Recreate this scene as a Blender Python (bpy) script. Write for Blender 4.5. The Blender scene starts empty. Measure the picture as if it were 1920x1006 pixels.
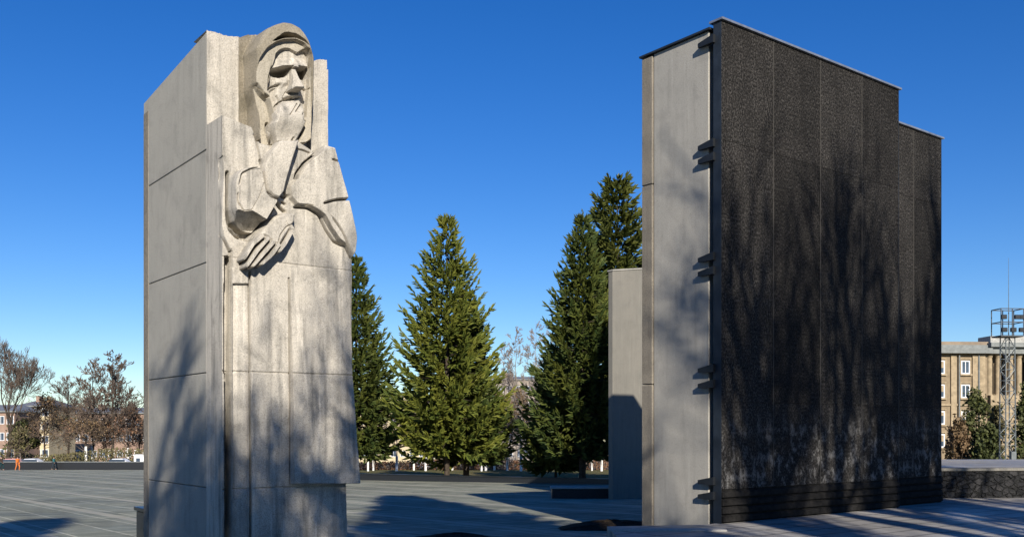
import bpy, bmesh, math, random
import numpy as np
from mathutils import Vector, Matrix, Quaternion

# ------------------------------------------------------------------ camera, sky, sun, exposure
sc = bpy.context.scene
COL = sc.collection
CAM_Z, F, HX, HY = 2.0, 1803.0, 960.0, 803.0
cam = bpy.data.cameras.new('camera'); camo = bpy.data.objects.new('camera', cam); COL.objects.link(camo)
cam.sensor_width = 36.0; cam.lens = F / 1920.0 * 36.0
cam.shift_y = (HY - 503.0) / 1920.0
cam.clip_start = 0.1; cam.clip_end = 6000
camo.location = (0, 0, CAM_Z); camo.rotation_euler = (math.pi / 2, 0, 0)
sc.camera = camo
SUN_EL = math.radians(25.0)
SUN_H = Vector((0.21, -0.978, 0)).normalized()
SUN = Vector((SUN_H.x * math.cos(SUN_EL), SUN_H.y * math.cos(SUN_EL), math.sin(SUN_EL)))
w = bpy.data.worlds.new("World"); sc.world = w; w.use_nodes = True
wn, wl = w.node_tree.nodes, w.node_tree.links
bg = wn['Background']
sky = wn.new('ShaderNodeTexSky'); sky.sky_type = 'NISHITA'; sky.sun_disc = False
sky.sun_elevation = SUN_EL; sky.sun_rotation = math.atan2(SUN_H.x, SUN_H.y)
sky.air_density = 1.0; sky.dust_density = 0.0; sky.ozone_density = 5.0; sky.altitude = 200
hs = wn.new('ShaderNodeHueSaturation'); hs.inputs['Saturation'].default_value = 1.27; hs.inputs['Hue'].default_value = .514
wl.new(sky.outputs[0], hs.inputs['Color']); wl.new(hs.outputs[0], bg.inputs['Color'])
bg.inputs['Strength'].default_value = 0.084
sl = bpy.data.lights.new('sun', 'SUN'); sl.energy = 5.0; sl.angle = math.radians(0.5); sl.color = (1.0, 0.93, 0.82)
so = bpy.data.objects.new('sun', sl); COL.objects.link(so); so.location = (20, -40, 40)
so.rotation_mode = 'QUATERNION'; so.rotation_quaternion = (-SUN).to_track_quat('-Z', 'Y')
sc.view_settings.view_transform = 'Standard'; sc.view_settings.look = 'None'
sc.view_settings.exposure = 0.52; sc.view_settings.gamma = 1.0; sc.view_settings.use_curve_mapping = False

# ------------------------------------------------------------------ helpers
A = Vector((0.791, 0.612, 0)).normalized(); B = Vector((-A.y, A.x, 0)); TH = math.atan2(A.y, A.x)
G0, GK = 0.137, -0.0277
def gz(y): return G0 + GK * y
def at(px, py, d): return Vector(((px - HX) / F * d, d, CAM_Z - (py - HY) / F * d))
def gd(py): return F * (CAM_Z - G0) / (py - HY + F * GK) if False else F * (CAM_Z - G0) / (py - (HY - F * GK))
def on_ground(px, py):
    d = gd(py); return Vector(((px - HX) / F * d, d, gz(d)))

def tag(o, label=None, cat=None, group=None, kind=None):
    if label: o['label'] = label
    if cat: o['category'] = cat
    if group: o['group'] = group
    if kind: o['kind'] = kind
    return o
def empty(name, loc, rz=0.0, label=None, cat=None, group=None):
    o = bpy.data.objects.new(name, None); COL.objects.link(o); o.empty_display_size = .3
    o.location = loc; o.rotation_euler = (0, 0, rz)
    return tag(o, label, cat, group)
def link(name, me, m=None, parent=None, loc=None):
    o = bpy.data.objects.new(name, me); COL.objects.link(o)
    if m is not None and len(me.materials) == 0: me.materials.append(m)
    if parent is not None: o.parent = parent
    if loc is not None: o.location = loc
    return o
def npmesh(name, V, Fq, smooth=False):
    V = np.asarray(V, dtype=np.float32); Fq = np.asarray(Fq, dtype=np.int32)
    me = bpy.data.meshes.new(name); n, k = Fq.shape
    me.vertices.add(len(V)); me.vertices.foreach_set('co', V.ravel())
    me.loops.add(n * k); me.loops.foreach_set('vertex_index', Fq.ravel())
    me.polygons.add(n); me.polygons.foreach_set('loop_start', np.arange(0, n * k, k, dtype=np.int32))
    me.polygons.foreach_set('use_smooth', np.full(n, smooth, dtype=bool))
    me.update(calc_edges=True); me.validate(); return me
class MB:
    def __init__(s): s.v = []; s.f = []
    def box(s, x0, x1, y0, y1, z0, z1):
        i = len(s.v)
        s.v += [(x0,y0,z0),(x1,y0,z0),(x1,y1,z0),(x0,y1,z0),(x0,y0,z1),(x1,y0,z1),(x1,y1,z1),(x0,y1,z1)]
        s.f += [tuple(i + q for q in f) for f in ((0,3,2,1),(4,5,6,7),(0,1,5,4),(1,2,6,5),(2,3,7,6),(3,0,4,7))]
        return s
    def prism(s, pts, z0, z1):
        i = len(s.v); n = len(pts)
        f0 = z0 if callable(z0) else (lambda x, y: z0); f1 = z1 if callable(z1) else (lambda x, y: z1)
        s.v += [(x, y, f0(x, y)) for x, y in pts] + [(x, y, f1(x, y)) for x, y in pts]
        s.f.append(tuple(i + n - 1 - k for k in range(n))); s.f.append(tuple(i + n + k for k in range(n)))
        for k in range(n): s.f.append((i + k, i + (k + 1) % n, i + n + (k + 1) % n, i + n + k))
        return s
    def tube(s, p0, p1, r0, r1=None, n=6):
        r1 = r0 if r1 is None else r1
        p0, p1 = Vector(p0), Vector(p1); d = (p1 - p0)
        if d.length < 1e-6: return s
        d.normalize(); u = d.orthogonal().normalized(); v = d.cross(u); i = len(s.v)
        for p, r in ((p0, r0), (p1, r1)):
            for k in range(n):
                t = 2 * math.pi * k / n; s.v.append(tuple(p + u * (r * math.cos(t)) + v * (r * math.sin(t))))
        for k in range(n): s.f.append((i + k, i + (k + 1) % n, i + n + (k + 1) % n, i + n + k))
        s.f.append(tuple(i + n - 1 - k for k in range(n))); s.f.append(tuple(i + n + k for k in range(n)))
        return s
    def lathe(s, prof, n=16, c=(0, 0)):
        i = len(s.v); m = len(prof)
        for r, z in prof:
            for k in range(n):
                t = 2 * math.pi * k / n; s.v.append((c[0] + r * math.cos(t), c[1] + r * math.sin(t), z))
        for q in range(m - 1):
            for k in range(n):
                a = i + q * n; s.f.append((a + k, a + (k + 1) % n, a + n + (k + 1) % n, a + n + k))
        s.f.append(tuple(i + n - 1 - k for k in range(n))); s.f.append(tuple(i + (m - 1) * n + k for k in range(n)))
        return s
    def build(s, name, m, parent=None, loc=None, bevel=0.0, smooth=False):
        me = bpy.data.meshes.new(name); me.from_pydata(s.v, [], s.f)
        if bevel > 0:
            bm = bmesh.new(); bm.from_mesh(me)
            bmesh.ops.bevel(bm, geom=bm.edges[:], offset=bevel, segments=1, affect='EDGES', clamp_overlap=True)
            bm.to_mesh(me); bm.free()
        bm = bmesh.new(); bm.from_mesh(me); bmesh.ops.recalc_face_normals(bm, faces=bm.faces[:]); bm.to_mesh(me); bm.free()
        if smooth:
            for p in me.polygons: p.use_smooth = True
        me.update()
        return link(name, me, m, parent, loc)
def copy_tree(o, parent=None):
    c = o.copy(); COL.objects.link(c)
    if parent is not None: c.parent = parent; c.matrix_parent_inverse = o.matrix_parent_inverse.copy()
    for ch in list(KIDS.get(o.name, [])) or list(o.children): copy_tree(ch, c)
    return c
KIDS = {}

# ------------------------------------------------------------------ materials
class N:
    """small node-building helper"""
    def __init__(s, name, rough=0.85, spec=0.3):
        s.m = bpy.data.materials.new(name); s.m.use_nodes = True
        s.t = s.m.node_tree; s.n = s.t.nodes; s.l = s.t.links
        s.b = s.n['Principled BSDF']; s.b.inputs['Roughness'].default_value = rough
        s.b.inputs['Specular IOR Level'].default_value = spec
        s.co = s.n.new('ShaderNodeTexCoord').outputs['Object']
    def map(s, scale=(1,1,1), loc=(0,0,0), rot=(0,0,0), src=None):
        q = s.n.new('ShaderNodeMapping'); q.inputs['Scale'].default_value = scale
        q.inputs['Location'].default_value = loc; q.inputs['Rotation'].default_value = rot
        s.l.new(src or s.co, q.inputs['Vector']); return q.outputs[0]
    def noise(s, scale, detail=4, rough=.55, vec=None, dist=0.0):
        q = s.n.new('ShaderNodeTexNoise'); q.inputs['Scale'].default_value = scale
        q.inputs['Detail'].default_value = detail; q.inputs['Roughness'].default_value = rough
        q.inputs['Distortion'].default_value = dist
        s.l.new(vec or s.co, q.inputs['Vector']); return q.outputs['Fac']
    def vor(s, scale, vec=None, feat='F1'):
        q = s.n.new('ShaderNodeTexVoronoi'); q.inputs['Scale'].default_value = scale; q.feature = feat
        s.l.new(vec or s.co, q.inputs['Vector']); return q
    def ramp(s, src, stops):
        q = s.n.new('ShaderNodeValToRGB'); e = q.color_ramp.elements
        while len(e) < len(stops): e.new(0.5)
        for k, (p, c) in enumerate(stops):
            e[k].position = p; e[k].color = (c if isinstance(c, tuple) else (c, c, c)) + (1,) if not (isinstance(c, tuple) and len(c) == 4) else c
        s.l.new(src, q.inputs[0]); return q.outputs[0]
    def mix(s, a, b, fac, mode='MIX'):
        q = s.n.new('ShaderNodeMix'); q.data_type = 'RGBA'; q.blend_type = mode
        for val, idx in ((fac, 0), (a, 6), (b, 7)):
            if isinstance(val, (int, float)): q.inputs[idx].default_value = val if idx == 0 else (val, val, val, 1)
            elif isinstance(val, tuple): q.inputs[idx].default_value = val + (1,)
            else: s.l.new(val, q.inputs[idx])
        return q.outputs[2]
    def math(s, op, a, b=0.0, c=None):
        q = s.n.new('ShaderNodeMath'); q.operation = op
        for k, val in enumerate((a, b) if c is None else (a, b, c)):
            if isinstance(val, (int, float)): q.inputs[k].default_value = val
            else: s.l.new(val, q.inputs[k])
        return q.outputs[0]
    def sep(s, src=None):
        q = s.n.new('ShaderNodeSeparateXYZ'); s.l.new(src or s.co, q.inputs[0]); return q.outputs
    def color(s, src):
        if isinstance(src, tuple): s.b.inputs['Base Color'].default_value = src + (1,)
        else: s.l.new(src, s.b.inputs['Base Color'])
        return s
    def rough(s, src): s.l.new(src, s.b.inputs['Roughness']); return s
    def bump(s, src, strength=.4, dist=.02):
        q = s.n.new('ShaderNodeBump'); q.inputs['Strength'].default_value = strength; q.inputs['Distance'].default_value = dist
        s.l.new(src, q.inputs['Height']); s.l.new(q.outputs[0], s.b.inputs['Normal']); return s

def plain(name, col, rough=.7, spec=.3, metal=0.0, var=.25, scale=6.0):
    k = N(name, rough, spec); k.b.inputs['Metallic'].default_value = metal
    f = k.noise(scale, 5)
    lo = tuple(c * (1 - var) for c in col); hi = tuple(min(1, c * (1 + var)) for c in col)
    k.color(k.ramp(f, [(.3, lo), (.7, hi)])); return k.m

def concrete(name, base, warm, dark, grain=90.0, bump=.35, streak=.5, mott=.5, moss=0.0):
    k = N(name, .92, .15)
    big = k.noise(.9, 6, .6); mid = k.noise(5.0, 6, .65)
    c = k.mix(base, warm, k.ramp(big, [(.35, 0.0), (.7, 1.0)]))
    c = k.mix(c, dark, k.ramp(k.noise(1.7, 8, .7, dist=.6), [(.5, 0.0), (.78, mott)]))
    st = k.noise(6.0, 4, .6, vec=k.map((1, 1, .09)))
    c = k.mix(c, dark, k.math('MULTIPLY', k.ramp(st, [(.5, 0.0), (.75, 1.0)]), streak))
    lt = k.noise(7.0, 3, .6, vec=k.map((1, 1, .06), (3.3, 1.1, 7)))
    c = k.mix(c, tuple(min(.8, x * 1.5) for x in base), k.math('MULTIPLY', k.ramp(lt, [(.58, 0.0), (.75, 1.0)]), streak * .8))
    g = k.noise(grain, 3, .7)
    c = k.mix(c, k.ramp(g, [(.3, .45), (.5, 1.0), (.7, 1.25)]), .75, 'MULTIPLY')
    pits = k.vor(grain * .35)
    pm = k.ramp(pits.outputs['Distance'], [(.08, .35), (.2, 1.0)])
    c = k.mix(c, pm, .5, 'MULTIPLY')
    k.color(c)
    h = k.math('ADD', k.math('MULTIPLY', mid, .6), k.math('MULTIPLY', g, .5))
    h = k.math('ADD', h, k.math('MULTIPLY', pm, .3))
    k.bump(h, bump, .02)
    return k.m

M = {}
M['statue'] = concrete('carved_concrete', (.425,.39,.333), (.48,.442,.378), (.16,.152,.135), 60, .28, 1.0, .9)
M['side'] = concrete('cast_concrete_side', (.325,.31,.27), (.36,.34,.295), (.18,.172,.155), 60, .3, .28, .55)
M['hood'] = concrete('stained_carved_concrete', (.36,.325,.26), (.42,.375,.30), (.17,.155,.12), 70, .3, .3, .6)
M['slab'] = concrete('smooth_concrete', (.33,.315,.28), (.365,.345,.305), (.20,.19,.17), 70, .2, .35, .5)
M['rough'] = concrete('rough_aggregate_concrete', (.20,.178,.145), (.25,.22,.175), (.10,.09,.075), 40, .8, .5, .5)
M['old'] = concrete('weathered_grey_concrete', (.185,.175,.15), (.21,.195,.165), (.12,.115,.10), 70, .22, .4, .4)
M['hood_dark'] = concrete('mossy_hood_dark_niche', (.26,.228,.172), (.34,.30,.235), (.085,.077,.052), 50, .6, .2, .9)
M['steel'] = plain('dark_painted_steel', (.016,.022,.031), .55, .4, 0, .35, 3)
M['bracket'] = plain('dark_steel_bracket', (.010,.012,.015), .5, .4)
M['cap'] = plain('zinc_flashing', (.28,.30,.33), .4, .5, .6, .2)

def name_panel():
    k = N('dark_bronze_name_panel', .85, .12)
    x, y, z = k.sep()
    # rows of small raised letters, too small to read: broken dashes in rows
    rows = k.math('FRACT', k.math('MULTIPLY', z, 1 / .085))
    rowm = k.math('LESS_THAN', rows, .62)
    let = k.noise(34, 2, .8, vec=k.map((1.0, 1.0, .35)))
    letm = k.math('MULTIPLY', rowm, k.ramp(let, [(.45, 0.0), (.56, 1.0)]))
    big = k.noise(1.1, 6, .6); sp = k.noise(27, 4, .8, vec=k.map((1, 1, .7)))
    c = k.mix((.0135,.0126,.0116), (.025,.023,.021), k.ramp(big, [(.35, 0.0), (.65, 1.0)]))
    c = k.mix(c, k.ramp(sp, [(.38, .1), (.5, .8), (.60, 3.4)]), 1.0, 'MULTIPLY')
    c = k.mix(c, (.045,.039,.032), k.math('MULTIPLY', letm, .22))
    stv = k.noise(5, 4, .6, vec=k.map((1, 1, .05)))
    c = k.mix(c, (.012,.011,.010), k.math('MULTIPLY', k.ramp(stv, [(.5, 0.0), (.68, 1.0)]), .5))
    gi = k.n.new('ShaderNodeNewGeometry'); c = k.mix(c, k.ramp(gi.outputs['Random Per Island'], [(0, .62), (1, 1.15)]), 1.0, 'MULTIPLY')
    # whitish bloom of lime low on the panel
    pat = k.noise(3.4, 10, .8, vec=k.map((1, 1, .8)))
    band = k.math('MULTIPLY', k.ramp(k.math('DIVIDE', z, 5.0), [(.11, .3), (.16, 1.0), (.36, .8), (.5, 0.0)]), k.ramp(pat, [(.5, 0.0), (.7, 1.0)]))
    c = k.mix(c, (.34,.33,.315), k.math('MULTIPLY', band, .85))
    k.color(c)
    k.bump(k.math('ADD', k.math('MULTIPLY', letm, .8), sp), .7, .015)
    return k.m
M['panel'] = name_panel()
M['rib'] = plain('dark_granite_rib', (.014,.013,.012), .85, .12, 0, .6, 9)

def paving(name, c1, c2, joint, sx, sy, stripe=None, rough=.6, wet=.3):
    k = N(name, rough, .22)
    br = k.n.new('ShaderNodeTexBrick'); k.l.new(k.co, br.inputs['Vector'])
    br.inputs['Scale'].default_value = 1.0; br.inputs['Brick Width'].default_value = sx; br.inputs['Row Height'].default_value = sy
    br.inputs['Mortar Size'].default_value = .035; br.inputs['Mortar Smooth'].default_value = .2; br.offset = 0.0
    br.inputs['Color1'].default_value = c1 + (1,); br.inputs['Color2'].default_value = c2 + (1,); br.inputs['Mortar'].default_value = joint + (1,)
    c = br.outputs['Color']
    big = k.noise(.22, 6, .65)
    c = k.mix(c, k.ramp(big, [(.3, .55), (.5, 1.0), (.7, 1.35)]), .8, 'MULTIPLY')
    c = k.mix(c, k.ramp(k.noise(1.7, 6, .7), [(.3, .6), (.55, 1.05), (.75, 1.3)]), .6, 'MULTIPLY')
    c = k.mix(c, k.ramp(k.noise(40, 3, .7), [(.3, .7), (.7, 1.25)]), .6, 'MULTIPLY')
    if stripe:
        off, per, wd, col = stripe
        x, y, z = k.sep()
        f = k.math('FRACT', k.math('DIVIDE', k.math('SUBTRACT', x, off), per))
        c = k.mix(c, k.mix(col, tuple(q * .55 for q in col), k.noise(.8, 5, .7)), k.math('MULTIPLY', k.math('LESS_THAN', f, wd / per), .8))
    k.color(c)
    k.rough(k.ramp(k.noise(.35, 4, .6, vec=k.map((1, 1, 1), (9, 4, 0))), [(.4, rough - wet), (.6, rough + .15)]))
    k.bump(k.math('ADD', k.math('MULTIPLY', br.outputs['Fac'], -1.0), k.math('MULTIPLY', k.noise(25, 4), .5)), .35, .01)
    return k.m
M['plaza'] = paving('plaza_slabs', (.18,.19,.145), (.245,.25,.195), (.42,.41,.32), 1.117, 1.117, (8.2, 3.35, .42, (.50,.47,.37)), .82, .12)
M['platform'] = paving('pale_stone_flags', (.30,.285,.26), (.36,.34,.31), (.14,.13,.12), 1.2, .6, None, .6, .2)
M['kerb'] = concrete('kerb_stone', (.36,.345,.31), (.4,.38,.34), (.2,.19,.17), 60, .3, .1, .3)
M['granite'] = plain('black_granite', (.016,.017,.019), .35, .5, 0, .4, 12)
M['soil'] = plain('dark_soil', (.03,.022,.015), .95, .1, 0, .6, 9)

def rubble():
    k = N('rough_stone_rubble', .85, .25)
    v = k.vor(4.2, k.map((1, 1, 1.5))); e = k.vor(4.2, k.map((1, 1, 1.5)), 'DISTANCE_TO_EDGE')
    c = k.mix((.014,.014,.015), (.045,.043,.042), v.outputs['Color'])
    em = k.ramp(e.outputs['Distance'], [(.02, 0.0), (.12, 1.0)])
    c = k.mix((.017,.017,.016), c, em)
    c = k.mix(c, k.ramp(k.noise(18, 4, .7), [(.3, .6), (.7, 1.4)]), .8, 'MULTIPLY')
    k.color(c); k.bump(k.math('ADD', k.math('MULTIPLY', em, .5), k.noise(9, 5)), 1.0, .12); return k.m
M['rubble'] = rubble()
def grassy():
    k = N('dry_lawn', .95, .1)
    c = k.mix((.16,.13,.055), (.075,.085,.025), k.ramp(k.noise(.25, 6, .7), [(.4, 0.0), (.65, 1.0)]))
    c = k.mix(c, k.ramp(k.noise(9, 4, .7), [(.3, .6), (.7, 1.4)]), .8, 'MULTIPLY'); k.color(c); k.bump(k.noise(14, 4), .6, .08); return k.m
M['grass'] = grassy()
M['earth'] = plain('packed_earth', (.14,.125,.095), .95, .1, 0, .35, .3)

def foliage(name, c1, c2, c3, rough=.65):
    k = N(name, rough, .25)
    g = k.n.new('ShaderNodeNewGeometry')
    c = k.mix(c1, c2, g.outputs['Random Per Island'])
    c = k.mix(c, c3, k.ramp(k.noise(.45, 4, .6), [(.45, 0.0), (.7, .8)]))
    k.color(c); return k.m
M['needles'] = foliage('spruce_needles', (.05,.078,.014), (.14,.155,.024), (.20,.195,.028))
M['needles_blue'] = foliage('dark_spruce_needles', (.027,.052,.014), (.08,.10,.02), (.125,.13,.02))
M['needles_pine'] = foliage('pine_needles', (.05,.065,.014), (.10,.115,.022), (.14,.14,.028))
M['shrub'] = foliage('shrub_leaves', (.03,.04,.015), (.07,.08,.022), (.09,.09,.03))
M['brown_leaf'] = foliage('dry_brown_leaves', (.13,.085,.045), (.20,.13,.07), (.12,.095,.05))
M['rust_leaf'] = foliage('rusty_leaves', (.17,.085,.045), (.24,.13,.075), (.14,.10,.06))
M['olive_leaf'] = foliage('olive_leaves', (.09,.085,.035), (.15,.13,.055), (.10,.08,.045))
M['twig_mass'] = foliage('distant_twigs', (.10,.08,.065), (.15,.12,.10), (.12,.10,.085))
M['bark'] = plain('dark_bark', (.06,.047,.036), .95, .1, 0, .4, 8)
M['pale_bark'] = plain('pale_bark', (.21,.18,.15), .95, .1, 0, .35, 8)
M['twig'] = plain('bare_twigs', (.15,.115,.09), .95, .1, 0, .3, 3)
M['pale_twig'] = plain('pale_twigs', (.27,.225,.19), .95, .1, 0, .3, 3)
M['lime'] = plain('lime_wash', (.72,.70,.66), .9, .1, 0, .15, 5)

# ------------------------------------------------------------------ the ground
def sheet(name, pts, zf, m, loc=(0,0,0), rz=0.0, kind='structure', thick=0.0, label=None):
    """flat polygon sheet in world xy, with height zf(x,y), stored in a rotated local frame so that patterns follow the square"""
    R = Matrix.Rotation(-rz, 3, 'Z'); L = Vector(loc)
    mb = MB(); vv = [R @ (Vector((x, y, zf(x, y))) - L) for x, y in pts]
    n = len(vv); mb.v = [tuple(v) for v in vv]; mb.f = [tuple(range(n))]
    if thick:
        mb.v += [(v.x, v.y, v.z - thick) for v in vv]
        mb.f.append(tuple(range(2 * n - 1, n - 1, -1)))
        for k in range(n): mb.f.append(((k + 1) % n, k, n + k, n + (k + 1) % n))
    o = mb.build(name, m); o.location = loc; o.rotation_euler = (0, 0, rz); o['kind'] = kind
    return o
gp = MB()
ys = [-150, 130, 450, 1000, 4000]; zs = [gz(-150) - .03, gz(130) - .03, gz(450) - .03, gz(450) - 20, gz(450) - 120]
for y, z in zip(ys, zs): gp.v += [(-2500, y, z), (2500, y, z)]
for k in range(len(ys) - 1): gp.f.append((2*k, 2*k+1, 2*k+3, 2*k+2))
tag(gp.build('ground', M['earth']), kind='structure')
sheet('plaza', [(-140,-90),(60,-90),(60,62),(16,62),(-4.5,72),(-20,80),(-20,122),(-140,128)], lambda x, y: gz(y) + .004, M['plaza'], (0,0,0), TH)
sheet('lawn', [(-19,86),(-4,79.5),(40,60),(90,60),(90,124),(-19,124)], lambda x, y: gz(y) + .03, M['grass'])
sheet('road', [(-160,129),(110,126),(110,136),(-160,139)], lambda x, y: gz(y) + .03, plain('asphalt', (.06,.06,.062), .8, .3, 0, .25, .6))
P1 = Vector((4.416, 20.26, 0))
def loc2(u, t): p = P1 + A * u + B * t; return (p.x, p.y)
plat = [(1.95,6),(1.95,19.75),(4.0,20.05)] + [loc2(.5,.2), loc2(9.5,.9), loc2(11.5,1.2)] + [(14.6,29.4),(45,33),(45,6)]
sheet('paved_platform', plat, lambda x, y: 0.0, M['platform'], (0,0,0), TH, thick=.8)
kb = MB().box(0, 2.3, 0, .32, -.7, .035)
tag(kb.build('kerb', M['kerb'], None, (1.9, 18.75, 0), .015), kind='structure')

# ------------------------------------------------------------------ memorial pylons
def pylon(P, u1, H, z0, label, back=2.35, bands=True, dz=0.0, seams=(), cap_step=.16, side_gap=.38):
    t = empty('memorial_pylon', (P.x, P.y, z0), TH, label, 'pylon', None)
    # concrete body: smooth field, rough aggregate strip at the back edge
    b = MB().box(.03, u1 - .03, side_gap, back - .36, -1.2, H - .10)
    b.build('concrete_core', M['slab'], t, bevel=.012)
    s = MB(); hh = -1.2
    for zt in (3.0, 7.55, H - .13):
        s.box(0.0, u1, back - .345, back, hh + .01, zt); hh = zt
    s.build('aggregate_edge', M['rough'], t, bevel=.02)
    # dark facing of cast panels in front
    f = MB(); n = len(seams) + 1; us = [0.0] + list(seams) + [u1]
    for k in range(n):
        for za, zb in ((.72, 2.56), (2.563, 8.09), (8.093, H)): f.box(us[k] + .006, us[k + 1] - .006, 0, .13, za, zb)
    f.build('name_panel', M['panel'], t, bevel=.006)
    j = MB()
    for q in seams: j.box(q - .011, q + .011, -.006, .02, .72, H - .02)
    if seams: j.build('joint_strip', plain('joint_mortar', (.05,.046,.04), .9), t)
    r = MB()
    for q in range(4): r.box(.0, u1, -.05 + .004 * q, .12, .03 + q * .172, .03 + q * .172 + .125)
    r.box(.02, u1 - .02, .02, .13, -.6, .72)
    r.build('ribbed_base', M['rib'], t, bevel=.012)
    g = MB().box(-.012, -.001, .004, .215, -.0, H - .02).box(.02, u1 - .02, .145, .20, -.3, H - .05).box(.22, u1 - .05, .20, .37, -.3, H - .25).box(u1 + .001, u1 + .012, .004, .215, 0, H - .02)
    g.build('steel_frame', M['steel'], t)
    c = MB().box(-.05, u1 + .05, -.06, .30, H, H + .045)
    c.build('cap_flashing', M['cap'], t)
    c2 = MB().prism([(-.04, .30), (u1 + .04, .30), (u1 + .04, back + .04), (-.04, back + .04)], H - .095, H - .055)
    c2.build('roof_sheet', M['steel'], t)
    for zc in (10.22, 8.02, 7.73, 5.62, 5.32, 3.25, 2.92, .86, .55):
        if zc > H: continue
        q = MB()
        q.v = [(-.013, .16, zc - .05), (-.013, .16, zc + .12), (-.013, .58, zc - .05), (-.013, .58, zc + .04),
               (-.09, .16, zc - .05), (-.09, .16, zc + .12), (-.09, .58, zc - .05), (-.09, .58, zc + .04)]
        q.f = [(0,1,3,2),(4,6,7,5),(0,4,5,1),(2,3,7,6),(1,5,7,3),(0,2,6,4)]
        q.build('bracket', M['bracket'], t)
    return t
pylon(P1, 6.85, 10.6, 0.0, 'tall dark memorial pylon with pale concrete end face and steel brackets', seams=(1.75, 3.5, 5.2))
P2 = P1 + A * 6.95 + B * .28
pylon(P2, 2.52, 9.9, 0.0, 'lower dark memorial pylon directly right of the tallest pylon', seams=(1.1,))
# the low pylon beyond, pale and plain
P3 = Vector(((1149 - HX) / F * 40.5, 40.5, 0))
t3 = empty('memorial_pylon', (P3.x, P3.y, gz(40.5)), TH, 'short pale concrete pylon half in shade behind the tall pylon', 'pylon')
q = MB().prism([(0,0),(6.2,0),(6.2,.28),(0,.28)], -.5, lambda x, y: 9.62 + .14 * x)
q.build('concrete_core', M['old'], t3, bevel=.02)
MB().prism([(-.03,-.03),(6.23,-.03),(6.23,.31),(-.03,.31)], lambda x, y: 9.625 + .14 * x, lambda x, y: 9.68 + .14 * x).build('cap_flashing', M['slab'], t3)

# ------------------------------------------------------------------ the stone figure, cut as a relief into its block
QD = 15.5
Q = Vector(((388 - HX) / F * QD, QD, 0))
DU = .007
us_ = np.arange(0.0, 2.80, DU); zs_ = np.arange(-.45, 9.05, DU)
U, Z = np.meshgrid(us_, zs_)
_pc = {}
def pxs(h):
    if h not in _pc:
        X = Q.x + U * A.x - h * B.x; Y = Q.y + U * A.y - h * B.y
        _pc[h] = (HX + F * X / Y, HY - F * (Z - CAM_Z) / Y)
    return _pc[h]
class ZP(list): pass                              # traced outlines: corners get rounded
def z1(*p): return ZP((380 + x * .2683, 20 + y * .2683) for x, y in p)
def z2(*p): return ZP((380 + x * .2783, 250 + y * .2783) for x, y in p)
def z3(*p): return [(240 + x * .5227, 480 + y * .5227) for x, y in p]
def chaikin(pts, closed, it=2):
    for _ in range(it):
        n = len(pts); o = [] if closed else [pts[0]]
        for i in range(n if closed else n - 1):
            (x0, y0), (x1, y1) = pts[i], pts[(i + 1) % n]
            o += [(x0 * .88 + x1 * .12, y0 * .88 + y1 * .12), (x0 * .12 + x1 * .88, y0 * .12 + y1 * .88)]
        if not closed: o.append(pts[-1])
        pts = o
    return pts
def window(PX, PY, pts, m):
    xs = [p[0] for p in pts]; ys = [p[1] for p in pts]
    ok = (PX > min(xs) - m) & (PX < max(xs) + m) & (PY > min(ys) - m) & (PY < max(ys) + m)
    r = np.nonzero(ok.any(1))[0]; c = np.nonzero(ok.any(0))[0]
    if len(r) == 0: return slice(0, 1), slice(0, 1)
    return slice(r[0], r[-1] + 1), slice(c[0], c[-1] + 1)
def sd(poly, h=.7):
    FX, FY = pxs(h)
    if isinstance(poly, ZP): poly = chaikin(list(poly), True)
    w_ = window(FX, FY, poly, 40); PX, PY = FX[w_], FY[w_]
    d = np.full(PX.shape, 1e9); ins = np.zeros(PX.shape, bool); n = len(poly)
    for i in range(n):
        x0, y0 = poly[i]; x1, y1 = poly[(i + 1) % n]
        ex, ey = x1 - x0, y1 - y0; wx, wy = PX - x0, PY - y0
        tt = np.clip((wx * ex + wy * ey) / (ex * ex + ey * ey + 1e-9), 0, 1)
        d = np.minimum(d, (wx - ex * tt) ** 2 + (wy - ey * tt) ** 2)
        if y0 != y1:
            c = ((y0 <= PY) & (y1 > PY)) | ((y1 <= PY) & (y0 > PY))
            ins ^= c & (PX < x0 + (PY - y0) / (y1 - y0) * ex)
    d = np.sqrt(d); out = np.full(FX.shape, 99.0); out[w_] = np.where(ins, -d, d); return out
def ln(pts, h=.7):
    FX, FY = pxs(h)
    if isinstance(pts, ZP): pts = chaikin(list(pts), False)
    w_ = window(FX, FY, pts, 25); PX, PY = FX[w_], FY[w_]
    d = np.full(PX.shape, 1e9); T = np.zeros(PX.shape); n = len(pts) - 1
    for i in range(n):
        x0, y0 = pts[i]; x1, y1 = pts[i + 1]; ex, ey = x1 - x0, y1 - y0; wx, wy = PX - x0, PY - y0
        tt = np.clip((wx * ex + wy * ey) / (ex * ex + ey * ey + 1e-9), 0, 1)
        dd = np.hypot(wx - ex * tt, wy - ey * tt); T = np.where(dd < d, (i + tt) / n, T); d = np.minimum(d, dd)
    D = np.full(FX.shape, 99.0); D[w_] = d; TT = np.zeros(FX.shape); TT[w_] = T; return D, TT
def ss(x): x = np.clip(x, 0, 1); return x * x * (3 - 2 * x)
def rise(s, wd): return ss(-s / wd)              # 0 at the outline, 1 once wd px inside
class Field: pass
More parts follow.
